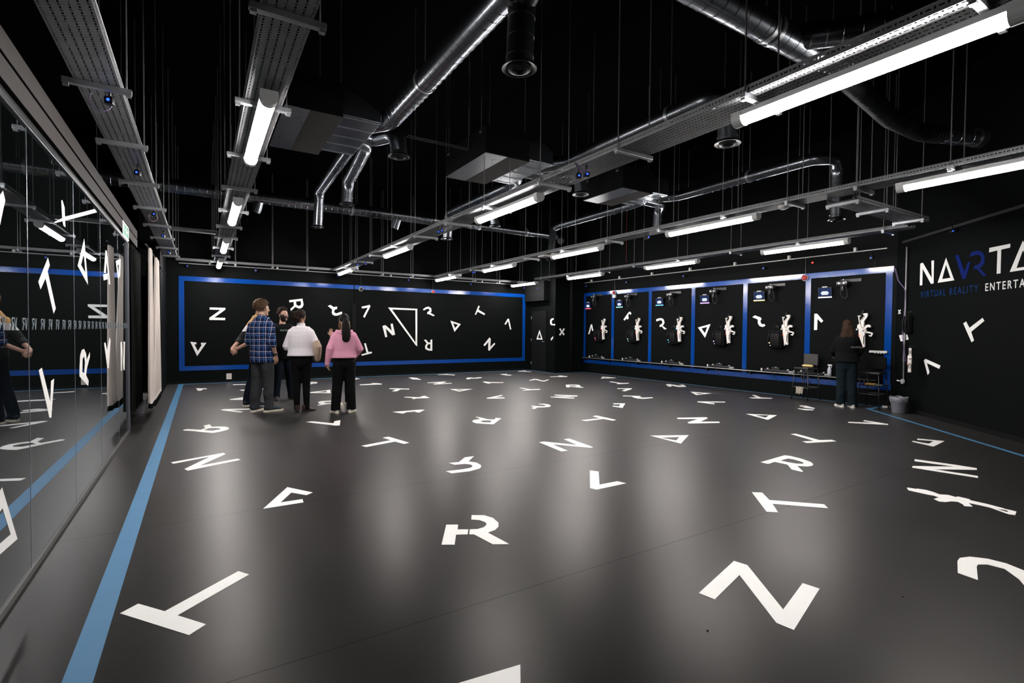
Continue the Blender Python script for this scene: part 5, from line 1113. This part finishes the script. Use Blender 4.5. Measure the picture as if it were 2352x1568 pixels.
def person(label, pos, H, rz, female=False, head_yaw=0.0, skin_m=None, arms=None, feet=None, group=None, hipw=.088, lean=0.0):
    s = H/1.80; t = thing('person', label, 'person', (pos[0], pos[1], 0), rz, group)
    bm = NB(); torso(bm, s*.97, female, -.018, .93)
    feet = feet or [(-.10*s, 0, .08), (.10*s, 0, .08)]
    trousers(bm, s, hipw, feet, (.070, .050, .036), .98, female=female, sh=.045)
    tube(bm, [V(0, -.015, 1.46)*s, V(0, -.005, 1.54)*s, V(0, .012, 1.62)*s], [.062*s, (.052 if not female else .044)*s, (.052 if not female else .044)*s], 14)
    Mh, k = head(bm, s, V(0, .024, 1.668)*s, head_yaw, female)
    for i, sx in enumerate((-1, 1)):
        A = arms[i]; sh = V(sx*(.160 if not female else .135), .0, 1.405)*s; e, w_ = Vector(A['e'])*s, Vector(A['w'])*s
        tube(bm, [sh, sh.lerp(e, .5), e, e.lerp(w_, .4), w_], [.045*s, .040*s, .034*s, .036*s, .024*s], 12)
        if A.get('hand', True): hand(bm, w_, A.get('d', w_-e), A.get('n', (0, 1, 0)), s*(.95 if female else 1.03), A.get('ts', 1), A.get('curl', .35))
    body = build('body', bm, skin_m, t); vox(body, .0075, 2)
    # eyes
    for sx in (-1, 1):
        bm = NB(); ell(bm, Mh @ (V(sx*.031, .078, .006)*k), (.011*k, .008*k, .007*k), 10, 8); build('eye', bm, mat('eye_white', (.5, .47, .44), .3), t, True)
        bm = NB(); ell(bm, Mh @ (V(sx*.031, .0855, .006)*k), (.0048*k, .0025*k, .0048*k), 8, 6); build('pupil', bm, M_blk, t, True)
    return t, s, Mh, k
def garment_top(t, s, name, m, arms, female=False, off=.02, z0=.86, z1=1.49, cuff=1.0, belly=0.0, wide=1.0, sl=(.062, .050, .042), collar=None, voxel=.010, it=3, second=None):
    bm = NB(); torso(bm, s, female, off, z0, z1, belly, wide)
    for i, sx in enumerate((-1, 1)):
        A = arms[i]; sh = V(sx*(.168 if not female else .142), .0, 1.400)*s; e, w_ = Vector(A['e'])*s, Vector(A['w'])*s; c = A.get('cuff', cuff)
        end = e.lerp(w_, c) if c >= 0 else sh.lerp(e, 1+c)
        if c >= 0: tube(bm, [sh+V(-sx*.05*s, 0, .005*s), sh, sh.lerp(e, .5), e, e.lerp(end, .6), end], [sl[0]*s, sl[0]*s*1.03, (sl[0]+sl[1])/2*s, sl[1]*s, (sl[1]+sl[2])/2*s, sl[2]*s], 14)
        else: tube(bm, [sh+V(-sx*.05*s, 0, .005*s), sh, end], [sl[0]*s, sl[0]*s*1.03, sl[1]*s], 14)
    if collar: tube(bm, [V(0, .0, collar[0])*s, V(0, .004, collar[1])*s], [(collar[2]*1.1*s, collar[2]*s), (collar[2]*s, collar[2]*.95*s)], 18, ref=(1, 0, 0))
    o = build(name, bm, m, t); vox(o, voxel, it); return o
def garment_legs(t, s, m, feet, hipw, r, female=False, knees=None, z_top=.99, voxel=.010):
    bm = NB(); trousers(bm, s*1.0, hipw, feet, r, z_top, knees, female); o = build('trousers', bm, m, t); vox(o, voxel, 3); return o

sk_light = skin('light', (.46, .27, .20)); sk_tan = skin('tan', (.36, .20, .135)); sk_rosy = skin('rosy', (.50, .29, .22))
M_cream = mat('cream_sole', (.60, .55, .45), .6); M_brownhair = hair_mat('brown', (.055, .030, .016)); M_blackhair = hair_mat('black', (.006, .005, .005)); M_darkbrown = hair_mat('dark_brown', (.016, .009, .007)); M_lightbrown = hair_mat('light_brown', (.11, .062, .033))

# 1 man in the plaid shirt (back to us, looking right)
arms = [dict(e=(-.235, -.03, 1.13), w=(-.19, .14, .97), d=(.3, .6, -.8), n=(1, 0, 0), ts=1), dict(e=(.245, -.05, 1.13), w=(.215, .07, .905), d=(-.12, .25, -1), n=(-1, .2, 0), ts=-1, curl=.25)]
feet = [(-.12, -.03, .08), (.125, .03, .08)]
t, s, Mh, k = person('tall man in blue plaid shirt and dark jeans with his back turned', (.86, 9.33), 1.86, R(-47), False, R(-22), sk_light, arms, feet)
garment_top(t, s, 'plaid_shirt', plaid_mat(), arms, off=.026, z0=.80, z1=1.53, cuff=.30, wide=1.04, sl=(.070, .064, .056), collar=(1.50, 1.565, .064), voxel=.009)
garment_legs(t, s, fabric('charcoal_jeans', (.030, .032, .035), bump=.9, bump_scale=8, noise_amt=.45, bdist=.05), feet, .088, (.108, .082, .070), z_top=.98)
M_navshoe = mat('navy_shoe', (.006, .014, .028), .8)
for i, (f, a) in enumerate(zip(feet, (12, -22))): shoe(t, s, V(f[0], f[1]+.02, 0), R(a), M_navshoe, M_cream, .31)
hair = blob_hair(Mh, k, M_brownhair, t, 'hair', rx=.097, ry=.120, rz=.118, cz=.034, cy=-.014, low=-.62, curl=.018, freq=34, face=.30)
bm = NB(); tube(bm, [V(.222, .045, .955)*s, V(.217, .055, .93)*s], .036*s, 14); build('wrist_watch', bm, M_blk, t, True)

# 2 man mostly hidden behind him, tan white and black sweater, hands behind his back
arms = [dict(e=(-.225, -.17, 1.13), w=(-.15, -.37, .985), d=(.6, -.45, -.4), n=(.3, 1, .2), ts=-1, curl=.7), dict(e=(.24, -.18, 1.15), w=(-.02, -.37, .985), d=(-.85, -.15, -.25), n=(-.3, 1, .2), ts=1, curl=.7)]
feet = [(-.235, -.07, .08), (-.02, -.05, .08)]
t, s, Mh, k = person('man in tan, white and black sweater standing behind the plaid shirt man, hands clasped', (.872, 9.905), 1.90, R(-62), False, R(0), sk_rosy, arms, feet)
def stripe_mat():
    m = bpy.data.materials.new('tan_white_black_knit'); m.use_nodes = True; nt = m.node_tree; b = nt.nodes['Principled BSDF']; b.inputs['Roughness'].default_value = .9
    tc = nt.nodes.new('ShaderNodeTexCoord'); sp = nt.nodes.new('ShaderNodeSeparateXYZ'); nt.links.new(tc.outputs['Object'], sp.inputs[0]); cr = nt.nodes.new('ShaderNodeValToRGB'); cr.color_ramp.interpolation = 'CONSTANT'
    nt.links.new(mnode(nt, 'MULTIPLY_ADD', sp.outputs['Z'], 1.0, -.8), cr.inputs['Fac']); e = cr.color_ramp.elements; e[0].color = (.006, .006, .008, 1); e[1].position = .535; e[1].color = (.70, .68, .68, 1); n_ = e.new(.635); n_.color = (.50, .28, .11, 1)
    nt.links.new(cr.outputs[0], b.inputs['Base Color']); return m
garment_top(t, s, 'sweater', stripe_mat(), arms, off=.028, z0=.88, z1=1.53, cuff=.42, wide=1.05, sl=(.070, .062, .052), collar=(1.49, 1.555, .064))
garment_legs(t, s, fabric('navy_jeans', (.006, .009, .018), bump=.6), feet, .088, (.104, .078, .068))
for i, (f, a) in enumerate(zip(feet, (12, -15))): shoe(t, s, V(f[0], f[1]+.02, 0), R(a), M_navshoe, M_cream, .30)
blob_hair(Mh, k, M_lightbrown, t, 'hair', low=-.5, curl=.012)

# 3 bearded man in the black T-shirt, facing us
arms = [dict(e=(-.255, -.02, 1.13), w=(-.27, .08, .90), d=(.0, .15, -1), n=(1, 0, 0), ts=1), dict(e=(.255, -.02, 1.13), w=(.27, .08, .90), d=(.0, .15, -1), n=(-1, 0, 0), ts=-1)]
feet = [(-.15, .05, .08), (.13, .0, .08)]
t, s, Mh, k = person('bearded man in black T-shirt with pale chest lettering, facing the group', (1.36, 10.72), 1.79, R(-166), False, R(24), sk_light, arms, feet)
M_tee = fabric('black_tee', (.0022, .0026, .003), bump=.5)
garment_top(t, s, 't_shirt', M_tee, arms, off=.034, z0=.80, z1=1.485, cuff=-.10, belly=.05, wide=1.12, sl=(.078, .072, .06))
garment_legs(t, s, fabric('dark_indigo_jeans', (.004, .007, .012), bump=.6), feet, .092, (.112, .084, .072))
for i, (f, a) in enumerate(zip(feet, (14, -14))): shoe(t, s, V(f[0], f[1]+.02, 0), R(a), M_blk, mat('dark_sole', (.05, .05, .05), .6), .29)
blob_hair(Mh, k, M_darkbrown, t, 'hair', rx=.093, ry=.112, rz=.118, cz=.034, cy=-.016, low=-.42, curl=.022, freq=36, face=.42)
bm = NB(); vs = ell(bm, (0, 0, 0), (1, 1, 1), 36, 26)
for v in vs:
    d = v.co.copy(); n1 = noise.noise(d*9)*.06
    inside = d.z > -.20 and not (abs(d.x) > .62 and d.z < .05)
    r = (1.04+n1) if (d.y > -.15 and not inside) else .72
    if d.y > .6 and abs(d.x) < .30 and -.62 < d.z < -.42: r = .95
    jx = 1-.24*max(0, -d.z)**1.3
    v.co = Vector((d.x*.083*jx*r, .002+d.y*.100*r, -.006+d.z*.134*r))*k
o = build('beard', bm, mat('hair_beard', (.012, .007, .005), .7, noise_amt=.4, noise_scale=80, bump=.8, bump_scale=80), t, True); o.data.transform(Mh)
for sx in (-1, 1):
    bm = NB(); tube(bm, [Mh @ (V(sx*.014, .087, .030)*k), Mh @ (V(sx*.032, .084, .034)*k), Mh @ (V(sx*.048, .070, .030)*k)], [.002, .0035, .002], 8); build('eyebrow', bm, M_darkbrown, t, True)
bm = NB(); tube(bm, [Mh @ (V(-.026, .083, -.050)*k), Mh @ (V(0, .096, -.046)*k), Mh @ (V(.026, .083, -.050)*k)], [.004, .006, .004], 8); build('moustache', bm, MATS['hair_beard'], t, True)
o = text_mesh('chest_lettering', 'NAVRTAR', .052, mat('pale_green_print', (.15, .24, .20), .8), basis((-1, 0, 0), (0, 0, 1), (0, 1, 0), V(0, .30, 1.345)*s), t, .001, .9, .001, 'CENTER', 1.1)
for v in o.data.vertices: v.co.y = (.192*s)-abs(v.co.x)**2*1.6+(v.co.y-.30*s)*.5-abs(v.co.z-1.33*s)*.05

# 4 woman in the white sweater
arms = [dict(e=(-.235, .02, 1.14), w=(-.17, .17, 1.05), d=(.6, .8, 0), n=(0, 0, -1), ts=1), dict(e=(.265, -.03, 1.14), w=(.26, .04, .93), hand=False)]
feet = [(-.065, -.01, .08), (.085, .0, .08)]
t, s, Mh, k = person('woman in white and beige sweater and black trousers, dark hair tied up', (1.42, 8.98), 1.715, R(-14), True, R(-26), sk_tan, arms, feet, hipw=.08)
M_wknit = fabric('white_knit', (.66, .62, .65), noise_scale=90, bump=.6, bump_scale=60, sheen=.3)
o = garment_top(t, s, 'sweater', M_wknit, arms, True, off=.060, z0=.985, z1=1.50, cuff=.12, wide=1.10, sl=(.074, .072, .060), collar=(1.46, 1.56, .066), voxel=.010, it=6)
bm = NB(); e, w_ = Vector(arms[1]['e'])*s, Vector(arms[1]['w'])*s; sh = V(.150, 0, 1.40)*s; a_ = sh.lerp(e, .62)
tube(bm, [a_, e, e.lerp(w_, .5), w_, w_+V(-.01, .015, -.035)], [.078*s, .078*s, .072*s, .058*s, .040*s], 16); o = build('beige_sleeve', bm, fabric('beige_knit', (.42, .33, .25), noise_scale=90, bump=.6, bump_scale=60), t); vox(o, .010, 4)
M_blktr = fabric('black_trousers', (.0016, .0016, .0018), bump=.3)
garment_legs(t, s, M_blktr, feet, .080, (.098, .066, .050), True, z_top=1.04)
M_boot = mat('brown_leather_boot', (.040, .018, .013), .28, spec=.6, noise_amt=.4, noise_scale=30)
for i, (f, a) in enumerate(zip(feet, (8, -50))): shoe(t, s, V(f[0], f[1]+.02, 0), R(a), M_boot, M_blk, .26, .09)
blob_hair(Mh, k, M_darkbrown, t, 'hair', rx=.088, ry=.108, rz=.116, cz=.026, low=-.5, curl=.010, face=.25)
bm = NB(); vs = ell(bm, (0, 0, 0), (1, 1, 1), 36, 28)
for v in vs:
    d = v.co.copy(); v.co = Vector((d.x*.066, d.y*.058, d.z*.090))*(1+.55*noise.fractal(d*3.2, 1, 2, 4))
o = build('hair_bun', bm, M_darkbrown, t, True); o.data.transform(Mh @ Matrix.Translation(V(-.030, -.125, -.005)*k) @ Matrix.Rotation(R(20), 4, 'X'))
bm = NB(); P = [Mh @ (V(-.03+.034*math.cos(a), -.105, .06+.026*math.sin(a))*k) for a in [2*math.pi*q/14 for q in range(15)]]; tube(bm, P, .011, 8); build('scrunchie', bm, mat('pink_white_scrunchie', (.6, .42, .40), .8), t, True)

# 5 woman in the pink hoodie
arms = [dict(e=(-.245, -.04, 1.16), w=(-.285, .02, .90), d=(.0, .12, -1), n=(1, .2, 0), ts=1, curl=.4), dict(e=(.275, -.01, 1.15), w=(.19, .17, 1.00), d=(-.5, .8, -.3), n=(-.5, -.2, -1), ts=-1)]
feet = [(-.135, -.01, .08), (.115, .0, .08)]
t, s, Mh, k = person('woman in pink hoodie and wide black trousers with long black ponytail', (2.03, 8.60), 1.655, R(-9), True, R(6), sk_light, arms, feet)
M_pink = fabric('pink_fleece', (.60, .27, .37), noise_amt=.12, bump=.5, bump_scale=9, bdist=.04)
garment_top(t, s, 'hoodie', M_pink, arms, True, off=.052, z0=.99, z1=1.49, cuff=1.0, wide=1.12, sl=(.076, .068, .046), collar=(1.44, 1.50, .082), voxel=.010, it=5)
bm = NB(); tube(bm, [V(-.13, .01, 1.48)*s, V(-.10, -.085, 1.455)*s, V(0, -.135, 1.42)*s, V(.10, -.085, 1.455)*s, V(.13, .01, 1.48)*s], [.028*s, .040*s, .050*s, .040*s, .028*s], 12); o = build('hood', bm, M_pink, t); vox(o, .010, 5)
bm = NB(); e, w_ = Vector(arms[0]['e'])*s, Vector(arms[0]['w'])*s; d = (w_-e).normalized(); tube(bm, [w_-d*.01, w_+d*.01, w_+d*.065], [.050*s, .040*s, .036*s], 14); build('cuff', bm, M_pink, t, True)
garment_legs(t, s, M_blktr, feet, .088, (.112, .090, .082), True, z_top=1.04)
M_whshoe = mat('white_shoe', (.62, .60, .56), .6)
for i, (f, a) in enumerate(zip(feet, (25, -30))): shoe(t, s, V(f[0], f[1]+.0, 0), R(a), M_whshoe, M_cream, .25)
blob_hair(Mh, k, M_blackhair, t, 'hair', rx=.090, ry=.110, rz=.118, cz=.022, low=-.45, curl=.004, face=.25)
bm = NB(); P = [V(0, -.10, .035), V(0, -.135, .01), V(0, -.172, -.07), V(.0, -.195, -.17), V(.0, -.215, -.28), V(.0, -.215, -.37), V(0, -.210, -.405)]
tube(bm, [Mh @ (p*k) for p in P], [(.028*k, .025*k), (.048*k, .034*k), (.066*k, .040*k), (.078*k, .042*k), (.080*k, .040*k), (.066*k, .032*k), (.035*k, .015*k)], 28, ref=(1, 0, 0))
bmesh.ops.subdivide_edges(bm, edges=bm.edges[:], cuts=2, use_grid_fill=True)
for v in bm.verts: v.co += Vector((noise.noise(v.co*22)*.006+noise.noise(Vector((v.co.x*120, v.co.y*90, v.co.z*5)))*.006, noise.noise(Vector((v.co.x*110, v.co.y*90, v.co.z*6)))*.008, 0))
build('ponytail', bm, M_blackhair, t, True)

# 6 woman hidden behind the pink hoodie, one hand raised
arms = [dict(e=(-.22, .06, 1.17), w=(-.17, .20, 1.14), hand=True, d=(.6, .8, 0), n=(0, 0, -1), ts=-1), dict(e=(.285, .03, 1.13), w=(.335, .16, 1.37), d=(.10, .05, 1), n=(0, 1, 0), ts=-1, curl=.30)]
feet = [(-.06, .03, .08), (.10, .0, .08)]
t, s, Mh, k = person('woman with light brown hair raising one hand, mostly hidden behind the pink hoodie woman', (2.235, 9.50), 1.67, R(-180+13), True, R(8), sk_light, arms, feet)
garment_top(t, s, 'dark_top', fabric('dark_red_top', (.010, .006, .008)), arms, True, off=.022, z0=.93, z1=1.485, cuff=.93, sl=(.058, .048, .038))
garment_legs(t, s, M_blktr, feet, .070, (.085, .06, .05), True)
for i, (f, a) in enumerate(zip(feet, (4, -4))): shoe(t, s, V(f[0], f[1]+.0, 0), R(a), M_cream, M_cream, .25)
blob_hair(Mh, k, M_lightbrown, t, 'hair', rx=.098, ry=.112, rz=.124, cz=.020, low=-.75, curl=.006, face=.20)
for sx in (-1, 1):
    bm = NB(); tube(bm, [Mh @ (V(sx*.07, -.01, .04)*k), Mh @ (V(sx*.095, .0, -.06)*k), Mh @ (V(sx*.105, .005, -.15)*k), Mh @ (V(sx*.10, .01, -.21)*k)], [.03*k, .034*k, .032*k, .014*k], 14)
    for v in bm.verts: v.co += Vector((noise.noise(v.co*40)*.008, noise.noise(v.co*50)*.008, 0))
    build('hair_lock', bm, M_lightbrown, t, True)

# 7 staff woman at the equipment wall
arms = [dict(e=(-.235, .05, 1.15), w=(-.24, .24, 1.05), d=(-.1, 1, .05), n=(1, 0, -.3), ts=1, curl=.6), dict(e=(.225, .05, 1.15), w=(.17, .22, 1.06), d=(-.2, 1, 0), n=(-1, 0, -.3), ts=-1, curl=.6)]
feet = [(-.08, .0, .08), (.10, .0, .08)]
t, s, Mh, k = person('woman in black jumper and dark jeans with long brown hair at the equipment wall', (10.33, 4.74), 1.65, R(-68), True, R(5), sk_rosy, arms, feet)
garment_top(t, s, 'jumper', M_tee, arms, True, off=.050, z0=.93, z1=1.485, cuff=.92, wide=1.12, sl=(.076, .066, .050), collar=(1.45, 1.50, .066))
garment_legs(t, s, fabric('dark_teal_jeans', (.0045, .010, .014), bump=.8, bump_scale=8, noise_amt=.45, bdist=.05), feet, .085, (.108, .088, .080), True)
for i, (f, a) in enumerate(zip(feet, (35, 20))): shoe(t, s, V(f[0], f[1]+.0, 0), R(a), M_whshoe, M_whshoe, .26)
M_lhair = hair_mat('long_brown', (.024, .012, .007))
blob_hair(Mh, k, M_lhair, t, 'hair', rx=.092, ry=.112, rz=.120, cz=.022, low=-.6, curl=.006, face=.25)
bm = NB(); P = [V(0, -.05, .05), V(0, -.085, -.03), V(0, -.100, -.13), V(0, -.110, -.23), V(0, -.115, -.32), V(0, -.115, -.37)]
tube(bm, [Mh @ (p*k) for p in P], [(.075*k, .05*k), (.098*k, .055*k), (.115*k, .055*k), (.125*k, .05*k), (.105*k, .04*k), (.05*k, .015*k)], 30, ref=Mh.to_3x3() @ V(1, 0, 0))
bmesh.ops.subdivide_edges(bm, edges=bm.edges[:], cuts=2, use_grid_fill=True)
for v in bm.verts: v.co += Vector((noise.noise(v.co*14)*.012, noise.noise(Vector((v.co.x*70, v.co.y*60, v.co.z*8)))*.014, 0))
build('long_hair', bm, M_lhair, t, True)
o = text_mesh('back_lettering', 'NAVRTAR', .05, mat('faint_print', (.10, .10, .10), .7), basis((1, 0, 0), (0, 0, 1), (0, -1, 0), V(.07, -.17, 1.22)*s), t, .001, .8, .0, 'LEFT', 1.1)
